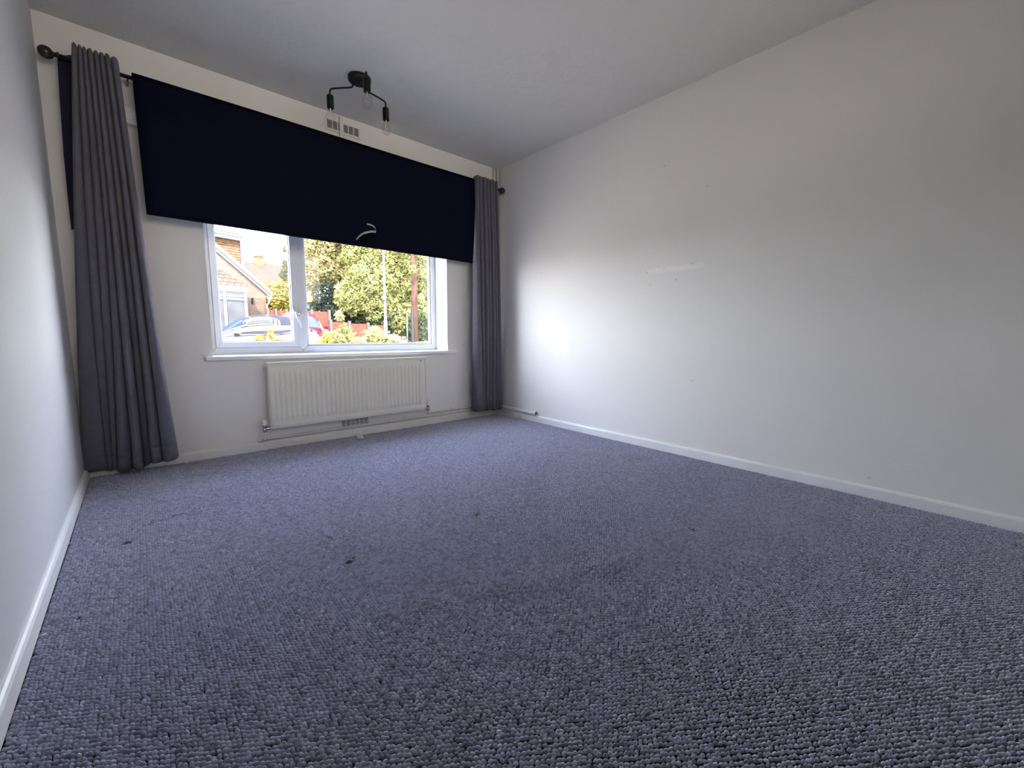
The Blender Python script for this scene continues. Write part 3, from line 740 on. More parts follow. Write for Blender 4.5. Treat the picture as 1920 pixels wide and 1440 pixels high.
def facade(px, py, depth=0.0):
    """photo position on the facade plane pushed back by depth -> (along, z)"""
    d = F_*FPX + R_*(px-960) - U_*(py-720); o = HO + HN*depth
    t = ((o-Vector((CX, CY, CZ))).dot(HN))/d.dot(HN); q = Vector((CX, CY, CZ))+d*t
    return (q-HO).dot(HU), q.z-GZ
def hpart(mb, name, m, label=None, kind=None, parent=None, **k):
    o = mb.build(name, m, None, **k); o.parent = parent or hs
    if label: o['label'] = label
    if kind: o['kind'] = kind
    return o
u_e, z_e = facade(499, 547)            # eave at the right-hand corner
u_t, z_t = facade(402, 465)
sl = (z_t-z_e)/(u_t-u_e)               # roof pitch (negative along +u)
ridge_u = -3.6; zr = z_e + sl*(ridge_u-u_e)
wl_u1 = facade(499, 570)[0]
# gable wall as a pentagon
gw = [(ridge_u*2-wl_u1, 0), (wl_u1, 0), (wl_u1, z_e-.12), (ridge_u, zr-.12), (ridge_u*2-wl_u1, z_e-.12)]
hpart(MB().prism_y(gw, 0, 8.0), 'brick_wall', m_brick)
def slope_box(u0, z0, u1, z1, th, y0, y1):
    d = Vector((u1-u0, z1-z0)).normalized(); nn = Vector((-d.y, d.x))*th
    q = [(u0, z0), (u1, z1), (u1+nn.x, z1+nn.y), (u0+nn.x, z0+nn.y)]
    return MB().prism_y(q, y0, y1)
hpart(slope_box(u_e+.12, z_e-.14, ridge_u, zr-.02, -.10, -.05, 8.2), 'roof_slope', m_rooftile)
hpart(slope_box(ridge_u, zr-.02, 2*ridge_u-u_e-.12, z_e-.14, -.10, -.05, 8.2), 'roof_slope', m_rooftile)
hpart(slope_box(u_e+.10, z_e-.22, ridge_u, zr-.10, -.24, -.14, -.06), 'bargeboard', m_trimw)
hpart(slope_box(ridge_u, zr-.10, 2*ridge_u-u_e-.10, z_e-.22, -.24, -.14, -.06), 'bargeboard', m_trimw)
hpart(slope_box(u_e+.10, z_e-.14, ridge_u, zr-.02, -.05, -.17, -.05), 'verge_tiles', m_felt)
# gutter, downpipe
hpart(MB().box(u_e+.05, u_e+.17, -.12, 8.0, z_e-.34, z_e-.24), 'gutter', m_trimw)
hpart(MB().tube([(u_e+.10, -.10, z_e-.30), (u_e+.03, -.10, z_e-.50), (wl_u1-.03, -.10, z_e-.62), (wl_u1-.03, -.10, .1)], .036, 8), 'downpipe', m_trimw)
# dormer, set back up the slope
dd = .9
du1, dz1 = facade(448, 453, dd); _, dz0 = facade(448, 497, dd)
du0 = du1-3.4
hpart(MB().box(du0, du1, dd, dd+4.0, dz0-.8, dz1), 'dormer_core', m_tilehung)
nrow = int((dz1-dz0+.6)/.11)
for r in range(nrow):
    zt = dz1-.02-r*.11
    if zt-.11 < dz0-.3: break
    row = MB(); u = du0 - (r % 2)*.085
    while u < du1-.01:
        a, b_ = max(u, du0)+.004, min(u+.17, du1)-.004
        if b_ > a: row.add([(a, dd-.045, zt-.12), (b_, dd-.045, zt-.12), (b_, dd-.005, zt), (a, dd-.005, zt), (a, dd-.025, zt-.125), (b_, dd-.025, zt-.125)],
                           [(0, 1, 2, 3), (0, 4, 5, 1), (0, 3, 4), (1, 5, 2)])
        u += .17
    hpart(row, 'tile_course', m_tilehung)
hpart(MB().box(du1-.01, du1+.03, dd-.05, dd+4.0, dz0-.4, dz1), 'dormer_cheek', mat('shaded_cheek_tiles', (.045, .025, .030), .8, var=.3, vscale=8, bump=.4))  # cheek tile colour darkened for the side in shade
fu1, fz1_ = facade(455, 450, dd-.25)
hpart(MB().box(du0-.3, fu1, dd-.25, dd+4.2, dz1+.0, dz1+.13), 'dormer_fascia', m_trimw)
hpart(MB().box(du0-.3, fu1+.06, dd-.30, dd+4.25, dz1+.14, dz1+.23), 'dormer_gutter', m_trimw)
hpart(MB().box(du0-.3, fu1-.05, dd-.22, dd+4.1, dz1+.23, dz1+.29), 'dormer_roof', m_felt)
# bay window with its own small tiled roof
bu1, bz1 = facade(461, 545, -.55); _, bz0 = facade(461, 600, -.55)
bu0 = bu1-2.9
hpart(MB().box(bu0, bu1-.02, -.55, 0, 0, .95), 'bay_wall', m_brick)
hpart(MB().box(bu0-.08, bu1+.05, -.66, 0, bz1-.02, bz1+.16), 'bay_fascia', m_trimw)
ru, rz = facade(404, 513, -.1)
hpart(MB().add([(bu0-.1, -.70, bz1+.17), (bu1+.1, -.70, bz1+.17), (bu1-.95, -.02, rz+.35), (bu0+.95, -.02, rz+.35), (bu1+.1, 0, bz1+.17), (bu0-.1, 0, bz1+.17)],
               [(0, 1, 2, 3), (1, 4, 2), (0, 3, 5), (0, 5, 4, 1), (3, 2, 4, 5)]), 'bay_roof', m_rooftile)
wx = [bu0, bu0+.85, bu1-.88, bu1]
bf = MB()
for x in (bu0, wx[1], wx[2], bu1-.09): bf.box(x, x+.09, -.60, -.50, .9, bz1)
for z in (.93, bz1-.42, bz1-.08): bf.box(bu0, bu1, -.59, -.51, z, z+.07)
bfo = hpart(bf, 'bay_window_frame', m_trimw)
for i in range(3):
    for (za, zb) in ((1.0, bz1-.42), (bz1-.35, bz1-.08)):
        hpart(MB().box(wx[i]+.09, wx[i+1], -.55, -.53, za, zb), 'bay_pane', m_netglass, parent=bfo)
hpart(MB().box(bu1-.30-.0, bu1+.0, -.02, -.01, 1.0, 1.9), 'wall_panel', m_brick)
kx, kz = facade(473, 563)
hpart(MB().box(kx-.03, kx+.03, -.10, 0, kz-.16, kz+.10), 'wall_lamp', m_blackmetal)

# far house with tiled roof and chimney
fh = thing('far_house', 'distant white house with an orange tiled roof and chimney', 'house', at(500, 560, 38))
fh.location.z = GZ; bpy.context.view_layer.update()
def fpart(mb, name, m, parent=None, **k):
    o = mb.build(name, m); o.parent = parent or fh; o.matrix_parent_inverse = fh.matrix_world.inverted() if not parent else Matrix.Identity(4); return o
rA, rB, eA, eB = at(459, 490, 40), at(590, 500, 40), at(452, 534, 37.2), at(600, 541, 37.2)
rB.z = rA.z; eA.z = eB.z = (at(490, 533, 37.2).z)
fpart(MB().add([eA, eB, rB, rA, eA+Vector((0, 0, -.12)), eB+Vector((0, 0, -.12)), rB+Vector((0, 5.6, eA.z-rB.z)), rA+Vector((0, 5.6, eA.z-rA.z))],
               [(0, 1, 2, 3), (0, 4, 5, 1), (3, 2, 6, 7), (4, 7, 6, 5), (0, 3, 7, 4), (1, 5, 6, 2)]), 'roof', m_rooftile)
fpart(MB().box(eA.x+.5, eB.x-.4, 37.6, 42.8, GZ, eA.z-.05), 'house_wall', m_render)
c0 = at(480, 496, 39.9); c1 = at(492, 481, 39.9)
ch = fpart(MB().box(c0.x, c1.x, 39.6, 40.6, c0.z-.5, c1.z-.08).box(c0.x-.08, c1.x+.08, 39.5, 40.7, c1.z-.08, c1.z+.05), 'chimney', m_tilehung)
fpart(MB().box(eA.x+3.0, eA.x+4.3, 37.55, 37.65, 2.6, 3.6), 'window', m_netglass)
fpart(MB().box(at(523, 540, 37.3).x, at(529, 540, 37.3).x+.1, 37.45, 37.6, GZ, eA.z-.1), 'brick_pier', m_brick)
# second far roof glimpsed beneath the tree
f2 = thing('far_bungalow', 'low distant house glimpsed under the big tree with an orange roof', 'house', at(585, 575, 30)); f2.location.z = GZ; bpy.context.view_layer.update()
def f2part(mb, name, m):
    o = mb.build(name, m); o.parent = f2; o.matrix_parent_inverse = f2.matrix_world.inverted()
a0, a1 = at(566, 566, 30), at(597, 566, 30); t0, t1 = at(572, 552, 31.5), at(592, 553, 31.5)
a1.z = a0.z
f2part(MB().add([a0-Vector((2, 0, 0)), a1, t1, t0-Vector((2, 0, 0)), a0+Vector((-2, 3.5, 0)), a1+Vector((0, 3.5, 0))], [(0, 1, 2, 3), (3, 2, 5, 4), (0, 3, 4), (1, 5, 2), (0, 4, 5, 1)]), 'roof', mat('orange_roof_tile', (.13, .07, .02), .8, var=.25, vscale=3, bump=.4))
f2part(MB().box(a0.x-1.8, a1.x-.2, 30.3, 33, GZ, a0.z-.02), 'house_wall', m_render)

# fences: concrete posts with red-brown boards
m_fence = mat('red_brown_fence_board', (.10, .038, .026), .85, var=.25, vscale=9, bump=.4)
m_cpost = mat('concrete_post', (.070, .060, .054), .9, var=.1, bump=.3)
def fence(name, label, pxs, y, top_px, drop=.0, kickboard=True):
    ps_ = [at(p_, tp_, y) for p_, tp_ in zip(pxs, top_px)]
    t = thing(name, label, 'fence', (ps_[0].x, y, GZ))
    for i, q in enumerate(ps_):
        part(MB().box(q.x-.05, q.x+.05, y-.06, y+.06, GZ, q.z+.05), 'fence_post', m_cpost, t)
    for i in range(len(ps_)-1):
        a, b_ = ps_[i], ps_[i+1]; zt = min(a.z, b_.z)-.02
        pn = part(MB().box(a.x+.06, b_.x-.06, y+.01, y+.03, zt-.03, zt+.01), 'fence_panel', m_fence, t)
        nb = max(3, int((b_.x-a.x)/.12)); w_ = (b_.x-a.x-.13)/nb
        for k in range(nb):
            x = a.x+.065+k*w_
            part(MB().add([(x, y-.006, GZ), (x+w_*1.02, y+.006, GZ), (x+w_*1.02, y+.012, GZ), (x, y+.006, GZ),
                           (x, y-.006, zt), (x+w_*1.02, y+.006, zt), (x+w_*1.02, y+.012, zt), (x, y+.006, zt)],
                          [(0, 3, 2, 1), (4, 5, 6, 7), (0, 1, 5, 4), (1, 2, 6, 5), (2, 3, 7, 6), (3, 0, 4, 7)]), 'fence_board', m_fence, pn)
fence('fence', 'low red-brown fence beside the bungalow behind the parked cars', [502, 517, 537, 556], 17.4, [580.5, 581, 582, 582])
fence('fence', 'tall red-brown panel fence right of the window mullion behind the white car', [566, 584, 617], 15.9, [582, 583, 583.5])
fence('fence', 'shorter red-brown fence with pale posts in front of the trees', [620, 655, 690, 724], 15.2, [602, 604, 607, 610])

# street furniture
m_grey = mat('grey_lamp_post_paint', (.075, .073, .065), .5, var=.05, bump=.1)
q0, q1 = at(724, 645, 12.6), at(719, 470, 12.6)
lpo = thing('lamp_post', 'pale grey street lamp post with a round box, in front of the trees', 'lamp post', (q0.x, 12.6, GZ))
top_z = 5.2
part(MB().tube([(q0.x, 12.6, GZ), (q0.x, 12.6, 1.3), (q0.x, 12.6, 1.35), (q1.x, 12.6, top_z)], [.075, .075, .050, .042], 12), 'post', m_grey, lpo, smooth=True)
part(MB().tube([(q1.x, 12.6, top_z-.02), (q1.x-.1, 12.5, top_z+.25), (q1.x-.5, 12.2, top_z+.35)], .03, 10), 'bracket_arm', m_grey, lpo, smooth=True)
part(MB().box(q1.x-1.0, q1.x-.45, 12.05, 12.25, top_z+.28, top_z+.40), 'lantern', m_grey, lpo, bevel=.03)
qs = at(720, 558, 12.5)
part(MB().lathe([(0, -.05), (.085, -.05), (.085, .03), (0, .03)], (qs.x, 12.5, qs.z), 'y', 20), 'post_sign', m_trimw, lpo, 'round white sign')
m_pole = mat('weathered_pole_wood', (.060, .032, .025), .9, var=.3, vscale=5, bump=.6)
q0 = at(779, 645, 13.6)
tp = thing('telegraph_pole', 'brown wooden telegraph pole among the tree leaves at the right', 'pole', (q0.x, 13.6, GZ))
part(MB().tube([(q0.x, 13.6, GZ), (q0.x, 13.6, 3), (q0.x, 13.6, 7.4)], [.15, .13, .11], 12), 'pole', m_pole, tp, smooth=True)
part(MB().box(q0.x-.19, q0.x-.13, 13.5, 13.62, GZ, 1.9), 'cable_guard', m_felt, tp)
part(MB().box(q0.x-.5, q0.x+.5, 13.52, 13.62, 6.9, 7.0), 'crossarm', m_pole, tp)
q0 = at(764, 640, 13.2); q1 = at(763, 588, 13.2)
o = MB().tube([(q0.x, 13.2, GZ), (q0.x, 13.2, q1.z)], .026, 10).build('slim_post', m_grey, smooth=True)
part(MB().box(q0.x-.035, q0.x+.035, 13.15, 13.17, q1.z-.10, q1.z), 'small_sign', m_grey, o)
tag(o, 'slim pale post standing between lamp post and telegraph pole', 'post')

# ------------------------------------------------------------------ cars
def lerp(tab, s):
    for (a, va), (b, vb) in zip(tab, tab[1:]):
        if s <= b: return va+(vb-va)*((s-a)/(b-a) if b > a else 0)
    return tab[-1][1]
m_tyre = mat('tyre_rubber', (.02, .02, .02), .8, bump=.2); m_hub = mat('alloy_wheel', (.4, .4, .42), .3, metal=1, bump=.02)
m_carglass = mat('car_glass_painted_reflection', (.010, .019, .040), .25, spec=.04, bump=.0)  # blue reflection painted into the glass colour
def car(name, label, loc, yaw, paint, roofm, glassm, winm, prof, green, L=3.55, hw=.80, soft=False):
    t = thing(name, label, 'car', loc); t.rotation_euler = (0, 0, yaw)
    def cp(mb, nm, m, lab=None, parent=None, **k):
        o = mb.build(nm, m, None, **k); o.parent = parent or t
        if lab: o['label'] = lab
        return o
    # body: x = distance behind the nose, sections of a rounded hull
    def body(u, v):
        s = u*L; zt = lerp(prof, s)
        w = hw*(1-.30*max(0, (0.45-s)/.45)**2 - .22*max(0, (s-(L-.45))/.45)**2)
        a = math.pi*v
        # super-ellipse over the top from one sill to the other
        cc, sn = math.cos(a), math.sin(a)
        y = -w*math.copysign(abs(cc)**.35, cc)
        z = .22+(zt-.22)*(abs(sn)**.40)
        return (s, y, z)
    bd = cp(MB().grid(body, 44, 24), 'body', paint, smooth=True)
    cp(MB().box(.15, L-.15, -hw*.92, hw*.92, .18, .30), 'underbody', m_tyre)
    s0, s1 = green[0][0], green[-1][0]
    def gh(u, v, off=0.0):
        s = s0+(s1-s0)*u; zt = lerp(green, s); zb = lerp(prof, s)-.07
        h = max(zt-zb, .005)
        cc, sn = math.cos(math.pi*v), math.sin(math.pi*v)
        w = (hw-.05)
        z = zb+h*(abs(sn)**.45)
        y = -(w - .20*(z-zb)/.5)*math.copysign(abs(cc)**.45, cc)
        return (s, y+off*(-1 if v < .5 else 1), z)
    cp(MB().grid(gh, 40, 28), 'roof', roofm, 'dark grey fabric roof' if soft else None, smooth=True)
    # side windows laid just outside the shell
    def side_win(sa, sb, v0=.035, v1=.20, sgn=1, roundr=.35):
        def f(u, v):
            s = sa+(sb-sa)*u
            top_ = 1-abs(2*u-1.0)**(2.6)*.55
            vv = v0+(v1-v0)*v*top_
            if sgn < 0: vv = 1-vv
            p = gh((s-s0)/(s1-s0), vv, .010)
            return p
        return MB().grid(f, 16, 6)
    return t, cp, gh, side_win, s0, s1
m_white = mat('white_car_paint', (.12, .12, .117), .35, spec=.05, bump=0)
m_soft = mat('grey_soft_top', (.022, .022, .027), .8, var=.15, vscale=9, bump=.2)
m_carwin = mat('side_glass_painted_reflection', (.026, .026, .022), .2, spec=.04, var=.2, vscale=3)  # pale reflection painted into the side glass colour
m_pink = mat('pale_pillar_trim', (.08, .07, .075), .4)
prof = [(0, .45), (.12, .66), (.45, .84), (.95, .99), (1.2, 1.02), (2.3, 1.03), (2.7, 1.10), (3.1, 1.14), (3.3, 1.09), (3.48, .86), (3.55, .45)]
green = [(1.0, .97), (1.25, 1.15), (1.55, 1.36), (1.85, 1.46), (2.2, 1.49), (2.6, 1.45), (2.9, 1.34), (3.10, 1.20), (3.22, 1.05)]
Yc = 10.3
fr_ = at(415, 618, Yc-.8).x - 1.0*1.0
t, cp, gh, sw, s0, s1 = car('white_car', 'white convertible car with grey fabric roof parked outside the window', (fr_, Yc, GZ), 0, m_white, m_soft, None, None, prof, green, soft=True)
# windscreen and pillars
def scr(u, v): 
    s = 1.02+.50*v; return gh((s-s0)/(s1-s0), .10+.80*u, .0)[0]-.012, gh((s-s0)/(s1-s0), .10+.80*u)[1], gh((s-s0)/(s1-s0), .10+.80*u)[2]+.012
cp(MB().grid(scr, 14, 8), 'windscreen', m_carglass, 'windscreen with a blue reflection painted in its colour', smooth=True)
for sg in (-1, 1):
    v = .085 if sg < 0 else .915
    pts_ = [Vector(gh((s-s0)/(s1-s0), v, .012)) for s in (1.0, 1.15, 1.3, 1.45, 1.6)]
    cp(MB().tube(pts_, .028, 8), 'pillar', m_pink, smooth=True)
for sg in (1, -1):
    cp(sw(1.36, 2.34, .045, .27, sg), 'side_window', m_carwin, 'side window with a pale reflection painted in its colour', smooth=True)
cp(sw(1.32, 2.38, .035, .285, 1), 'window_surround', m_white, smooth=True)
for sg in (0, 1):
    cp(MB().grid(lambda u, v: gh(((1.02+2.1*u)-s0)/(s1-s0), (.001+.042*v) if sg == 0 else (.957+.042*v), .016) if False else (lambda p: (p[0], p[1], p[2]-.06*((1-v) if sg == 0 else v)))(gh(((1.02+2.1*u)-s0)/(s1-s0), (.001+.042*v) if sg == 0 else (.957+.042*v), .016)), 30, 3), 'door_top', m_white, smooth=True)
for sg in (-1, 1):
    mr = cp(MB().lathe([(0, -.10), (.055, -.085), (.085, -.03), (.085, .02), (.05, .07), (0, .085)], (1.34, sg*.95, 1.03), 'y', 16), 'door_mirror', m_white, smooth=True)
    cp(MB().box(1.27, 1.38, sg*.80-.05, sg*.80+.05, .90, .95), 'mirror_foot', m_tyre, parent=mr)
    cp(MB().box(1.25, 2.45, sg*.795-.006, sg*.795+.006, .95, .965), 'window_seal', m_tyre)
    cp(MB().box(2.20, 2.36, sg*.80-.02, sg*.80+.02, .80, .83), 'door_handle', m_hub)
    for k_, zz_ in enumerate((.98, .88, .79)):
        cp(MB().box(3.36+.03*k_, 3.44+.03*k_, sg*.60-.05, sg*.60+.05, zz_-.03, zz_+.03), 'tail_light', m_tyre, bevel=.01)
    for xw in (.62, 2.92):
        wv_ = cp(MB().lathe([(.0, -.09), (.27, -.09), (.295, -.06), (.295, .06), (.27, .09), (0, .09)], (xw, sg*.70, .295), 'y', 28), 'wheel', m_tyre)
        cp(MB().lathe([(.0, sg*.10), (.19, sg*.10), (.20, sg*.08)], (xw, sg*.70, .295), 'y', 20, close=False), 'hubcap', m_hub, parent=wv_)
for i_, (a, b_) in enumerate(((1.70, 1.72), (2.12, 2.135))):
    cp(MB().grid(lambda u, v: tuple(Vector(gh(((a+(b_-a)*u)-s0)/(s1-s0), .12+.76*v))+Vector((0, 0, .006))), 2, 20), 'roof_seam', m_trimw, smooth=True)
m_red = mat('red_car_paint', (.12, .012, .02), 0.35, spec=.04)
prof2 = [(0, .45), (.10, .66), (.5, .86), (1.1, .98), (2.8, 1.02), (3.4, 1.02), (3.75, .95), (3.9, .5)]
green2 = [(1.0, .96), (1.35, 1.22), (1.7, 1.42), (2.2, 1.50), (2.9, 1.48), (3.4, 1.34), (3.7, 1.0)]
rq = at(603, 606, 12.3)
t, cp, gh, sw, s0, s1 = car('red_car', 'red hatchback car partly hidden behind the white car', (at(556, 600, 11.9).x, 11.85, GZ), math.radians(74), m_red, m_red, None, None, prof2, green2, L=3.9, hw=.82)
t.scale = (1.04, 1.04, 1.17)
cp(MB().grid(lambda u, v: tuple(Vector(gh(((1.05+.55*v)-s0)/(s1-s0), .12+.76*u))+Vector((-.015, 0, .012))), 12, 8), 'windscreen', mat('grey_car_windscreen', (.030, .036, .040), .25, spec=.04), smooth=True)
for sg in (1, -1):
    cp(sw(1.45, 2.5, .04, .24, sg), 'side_window', m_carglass, smooth=True)
    cp(sw(2.58, 3.35, .04, .22, sg), 'side_window', m_carglass, smooth=True)
    cp(MB().lathe([(0, -.09), (.05, -.08), (.08, -.02), (.05, .07), (0, .08)], (1.42, sg*.90, 1.05), 'y', 14), 'door_mirror', m_red, smooth=True)
    pts_ = [Vector(gh((s-s0)/(s1-s0), .10 if sg > 0 else .90, .012)) for s in (1.0, 1.2, 1.4, 1.6)]
    cp(MB().tube(pts_, .03, 8), 'pillar', m_trimw, smooth=True)
    for xw in (.66, 3.15):
        wv_ = cp(MB().lathe([(.0, -.09), (.28, -.09), (.30, -.06), (.30, .06), (.28, .09), (0, .09)], (xw, sg*.72, .30), 'y', 24), 'wheel', m_tyre)
        cp(MB().lathe([(.0, sg*.10), (.19, sg*.10), (.20, sg*.08)], (xw, sg*.72, .30), 'y', 20, close=False), 'hubcap', m_hub, parent=wv_)

# ------------------------------------------------------------------ trees and shrubs
def leaves(blobs, n, size, m, name, parent, seed=0, flat=.0, shell=.55):
    rg = np.random.default_rng(seed)
    w = np.array([b[3]*b[4]+b[4]*b[5]+b[3]*b[5] for b in blobs]); w = w/w.sum()
    idx = rg.choice(len(blobs), n, p=w); B = np.array(blobs)[idx]
    d = rg.normal(0, 1, (n, 3)); d /= np.linalg.norm(d, axis=1)[:, None]
    r = shell+(1-shell)*rg.random(n)**.6
    r = r*(1+.18*np.sin(d[:, 0]*9+idx)*np.cos(d[:, 2]*8+idx*2))
    c = B[:, :3]+d*r[:, None]*B[:, 3:6]
    ok = c[:, 2] > GZ+.02; c = c[ok]; n = len(c)
    nn = rg.normal(0, 1, (n, 3)) + d[ok]*.8 + np.array([0, -.3, .5]); nn /= np.linalg.norm(nn, axis=1)[:, None]
    a = np.cross(nn, rg.normal(0, 1, (n, 3))); a /= np.linalg.norm(a, axis=1)[:, None]; b = np.cross(nn, a)
    s = size*rg.uniform(.6, 1.4, n)[:, None]
    v0 = c-a*s; v1 = c+b*s*.42+nn*s*.12; v2 = c+a*s; v3 = c-b*s*.42+nn*s*.12
    V = np.stack([v0, v1, v2, v3], 1).reshape(-1, 3)
    me = bpy.data.meshes.new(name)
    me.vertices.add(len(V)); me.vertices.foreach_set('co', V.astype(np.float32).ravel())
    me.loops.add(4*n); me.loops.foreach_set('vertex_index', np.arange(4*n, dtype=np.int32))
    me.polygons.add(n); me.polygons.foreach_set('loop_start', np.arange(0, 4*n, 4, dtype=np.int32))
    ta = me.attributes.new('tint', 'FLOAT', 'FACE'); ta.data.foreach_set('value', rg.random(n).astype(np.float32))
    me.materials.append(m); me.update(calc_edges=True)
    o = bpy.data.objects.new(name, me); C.objects.link(o)
    o.parent = parent; o.matrix_parent_inverse = parent.matrix_world.inverted(); o['kind'] = 'stuff'
    return o
m_leafY = leaf_mat('yellow_green_leaves', (.080, .100, .036), (.215, .215, .078), (.33, .30, .14), 1.2)
m_leafO = leaf_mat('autumn_leaves', (.095, .105, .045), (.235, .210, .090), (.35, .285, .15), 1.0)
m_leafG = leaf_mat('mid_green_leaves', (.020, .032, .016), (.055, .072, .032), (.11, .12, .055), 1.4)
m_leafD = leaf_mat('dark_leaves', (.012, .018, .014), (.028, .036, .026), (.055, .065, .045), 1.6)
m_leafYY = leaf_mat('golden_leaves', (.10, .09, .022), (.20, .165, .035), (.27, .23, .07), 2.0)
m_bark = mat('grey_brown_bark', (.05, .04, .03), .9, var=.3, vscale=6, bump=.8)

def tree(label, x, y, h, blobs, n, size, m, seed, tr=.14, branches=6):
    t = thing('tree', label, 'tree', (x, y, GZ), 'trees across the road')
    tk = MB().tube([(x, y, GZ), (x+.05, y, h*.3), (x-.05, y+.1, h*.6), (x+.1, y, h*.85)], [tr*1.3, tr, tr*.7, tr*.3], 10)
    rg = np.random.default_rng(seed)
    part(tk, 'trunk', m_bark, t, smooth=True)
    br = MB()
    for i in range(branches):
        b = blobs[i % len(blobs)]; z0 = h*(.25+.4*rg.random())
        br.tube([(x, y, z0), ((x+b[0])/2, (y+b[1])/2, (z0+b[2])/2+.3), (b[0], b[1], b[2])], [tr*.45, tr*.3, tr*.12], 6)
    part(br, 'branches', m_bark, t, smooth=True)
    leaves(blobs, n, size, m, 'foliage', t, seed)
def blob_at(px, py, y, r, rz=None, ry=None):
    q = at(px, py, y); return (q.x, q.y, q.z, r, ry or r, rz or r)
# big autumn tree above the fence, left part of the right pane
bl1 = [blob_at(595, 470, 19, 1.3), blob_at(600, 430, 19, 1.4), blob_at(640, 450, 19, 1.6), blob_at(620, 505, 18.6, 1.2, .8), blob_at(592, 520, 18.8, .8, .6), blob_at(655, 500, 18.6, 1.3, .9), blob_at(620, 400, 19, 1.8), blob_at(680, 440, 18.6, 1.4)]
q = at(624, 600, 19)
tree('large autumn tree with orange and yellow leaves above the fence', q.x, 19, 7.0, bl1, 62000, .078, m_leafO, 21)
bl2 = [blob_at(690, 470, 17, 1.3), blob_at(740, 480, 17, 1.5), blob_at(700, 530, 16.6, 1.4), blob_at(750, 540, 16.6, 1.3), blob_at(720, 575, 16.4, 1.1, .9), blob_at(660, 560, 16.8, .8), blob_at(780, 500, 17, 1.3), blob_at(720, 420, 17, 1.6), blob_at(770, 440, 17.2, 1.5)]
q = at(715, 600, 17)
tree('broad yellow-green tree directly behind the lamp post', q.x, 17, 6.5, bl2, 80000, .076, m_leafY, 22)
bl3 = [blob_at(800, 520, 15.5, 1.3), blob_at(815, 570, 15.5, 1.2), blob_at(790, 600, 15.2, 1.0), blob_at(830, 480, 16, 1.6), blob_at(850, 540, 15.8, 1.6), blob_at(760, 600, 15.5, .9), blob_at(870, 450, 16, 1.8), blob_at(786, 470, 13.3, .22, .28), blob_at(774, 505, 13.2, .16, .18), blob_at(790, 560, 13.3, .16, .2)]
q = at(815, 610, 15.8)
tree('yellow-green tree behind the telegraph pole at the right of the window', q.x, 15.9, 6.0, bl3, 50000, .074, m_leafY, 23)
bl4 = [blob_at(700, 592, 17.6, 1.1, .7), blob_at(655, 590, 18, .7, .7), blob_at(740, 600, 16, .8, .7), blob_at(790, 620, 14.6, .8, .8), blob_at(830, 620, 14.4, .9, .9)]
bs = thing('hedge', 'dark green hedge low under the trees behind the short fence', 'hedge', (at(700, 600, 17).x, 16.5, GZ))
part(MB().tube([(bl4[0][0], bl4[0][1], GZ), (bl4[0][0], bl4[0][1], .6)], .06, 8), 'stem', m_bark, bs)
leaves(bl4, 16000, .09, m_leafG, 'foliage', bs, 31)
bs = thing('bush', 'dark evergreen bush behind the tall fence under the autumn tree', 'bush', (at(615, 570, 17.9).x, 17.9, GZ))
bl5 = [blob_at(612, 562, 17.9, .66, .8), blob_at(632, 575, 17.9, .75, .95), blob_at(602, 592, 17.7, .6, .75), blob_at(648, 585, 18, .6, .65), blob_at(625, 598, 17.5, .65, .65)]
part(MB().tube([(bl5[1][0], bl5[1][1], GZ), (bl5[1][0], bl5[1][1], 1.0)], .07, 8), 'stem', m_bark, bs)
leaves(bl5, 11000, .075, m_leafD, 'foliage', bs, 32)
bs = thing('bush', 'bright golden bush between the bungalow and the window mullion', 'bush', (at(522, 570, 20).x, 20, GZ))
bl6 = [blob_at(515, 560, 20, .62, .75), blob_at(533, 556, 20.2, .62, .8), blob_at(524, 572, 19.8, .7, .6), blob_at(545, 562, 20, .5, .7)]
part(MB().tube([(bl6[2][0], 19.8, GZ), (bl6[2][0], 19.8, .9)], .07, 8), 'stem', m_bark, bs)
leaves(bl6, 7000, .085, m_leafYY, 'foliage', bs, 33)
bs = thing('tree', 'slender bluish tree top beside the far house roof', 'tree', (at(541, 500, 26).x, 26, GZ))
bl7 = [blob_at(543, 492, 26, .5, .45), blob_at(546, 515, 26, .6, .8), blob_at(538, 520, 26, .45, .5), blob_at(549, 470, 26, .5, .9)]
part(MB().tube([(bl7[1][0], 26, GZ), (bl7[1][0], 26, 4.6)], [.1, .04], 8), 'trunk', m_bark, bs)
leaves(bl7, 1500, .10, m_leafG, 'foliage', bs, 34)
# bare tree behind the far house
bs = thing('bare_tree', 'hazy bare tree rising behind the chimney of the far house', 'tree', (at(498, 500, 46).x, 46, GZ))
bt_ = at(498, 492, 46); br = MB(); rg = np.random.default_rng(5)
br.tube([(bt_.x, 46, GZ), (bt_.x, 46, bt_.z)], [.25, .15], 8)
for i in range(34):
    a = rg.uniform(-1.2, 1.2); l = rg.uniform(.5, 1.3); s_ = Vector((bt_.x+rg.uniform(-.7, .7), 46+rg.uniform(-.3, .3), bt_.z-.3+rg.uniform(0, .3)))
    br.tube([s_, s_+Vector((math.sin(a)*l*.5, 0, math.cos(a)*l*.45)), s_+Vector((math.sin(a*1.2)*l, 0, math.cos(a)*l*.8))], [.035, .02, .008], 4)
part(br, 'bare_branches', mat('hazy_twigs', (.075, .08, .09), .9), bs)

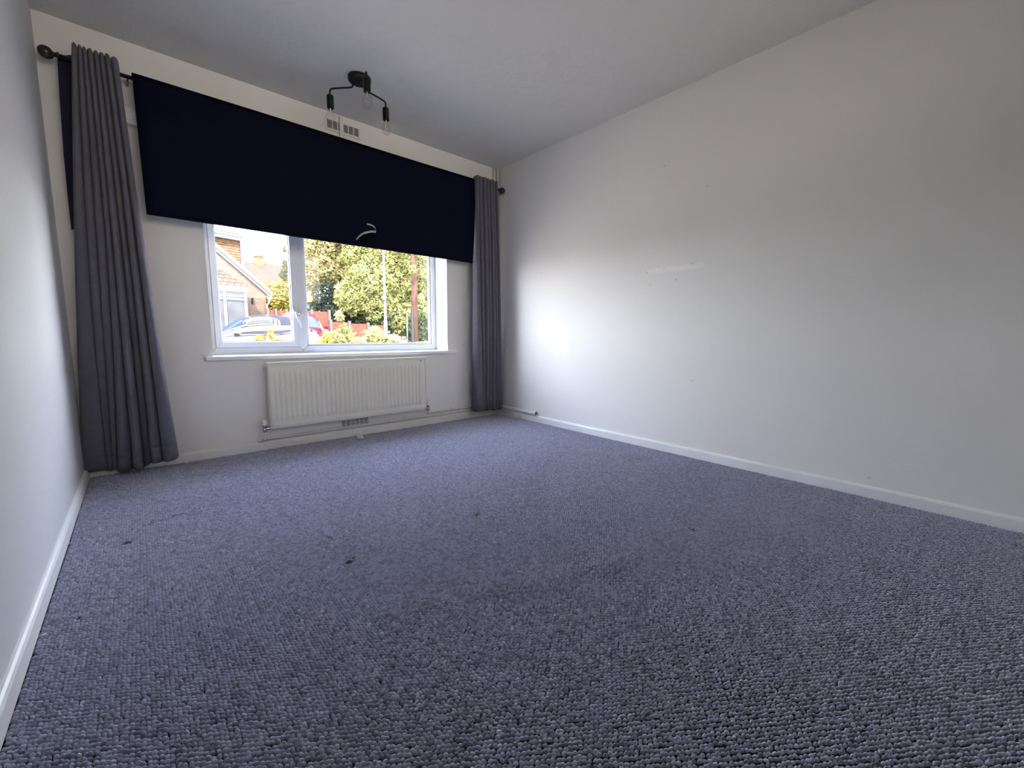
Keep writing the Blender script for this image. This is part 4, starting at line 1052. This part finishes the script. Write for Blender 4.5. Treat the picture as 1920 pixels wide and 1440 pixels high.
# garden shrubs close to the window
def shrub(label, cx, cy_, top, blobs, n, size, m, seed, name='garden_shrub'):
    t = thing(name, label, 'shrub', (cx, cy_, GZ), 'garden shrubs under the window')
    st = MB(); rg = np.random.default_rng(seed)
    for i in range(9):
        b = blobs[i % len(blobs)]
        st.tube([(cx+rg.uniform(-.1, .1), cy_+rg.uniform(-.1, .1), GZ), (b[0]+rg.uniform(-.1, .1), b[1], b[2]+b[5]*rg.uniform(-.2, .8))], [.014, .005], 5)
    part(st, 'stems', m_bark, t)
    leaves(blobs, n, size, m, 'foliage', t, seed, shell=.15)
def sb(px, py, y, r, rz=None): return blob_at(px, py, y, r, rz)
q = at(640, 640, 4.6)
shrub('leafy yellow-green garden shrub outside, right of the mullion', q.x, 4.6, .7, [sb(622, 640, 4.6, .22, .20), sb(648, 628, 4.7, .17, .20), sb(668, 646, 4.6, .26, .14), sb(692, 634, 4.8, .15, .22), sb(636, 592, 4.7, .09, .10)], 1100, .055, m_leafY, 41)
q = at(712, 640, 4.9)
shrub('pale green garden shrub at the foot of the lamp post', q.x, 4.9, .6, [sb(708, 632, 4.9, .16, .22), sb(726, 645, 4.9, .18, .14), sb(738, 648, 4.9, .16, .12)], 760, .05, m_leafY, 42)
q = at(762, 652, 5.2)
shrub('low yellow garden shrub below the telegraph pole', q.x, 5.2, .5, [sb(748, 652, 5.2, .25, .11), sb(775, 652, 5.3, .25, .11), sb(800, 650, 5.4, .28, .12), sb(828, 650, 5.4, .28, .14)], 1500, .05, m_leafO, 43)
q = at(498, 645, 3.6)
shrub('small golden shrub tip in front of the white car', q.x, 3.6, .6, [sb(486, 635, 3.6, .075, .05), sb(508, 626, 3.6, .05, .10), sb(518, 640, 3.6, .09, .06), sb(460, 646, 3.6, .05, .05)], 170, .035, m_leafYY, 44)
q = at(617, 640, 4.0)
shrub('orange-yellow leafy shrub beside the tail of the white car', q.x, 4.0, .6, [sb(614, 636, 4.0, .09, .10), sb(604, 648, 4.0, .12, .08)], 300, .04, m_leafYY, 45)
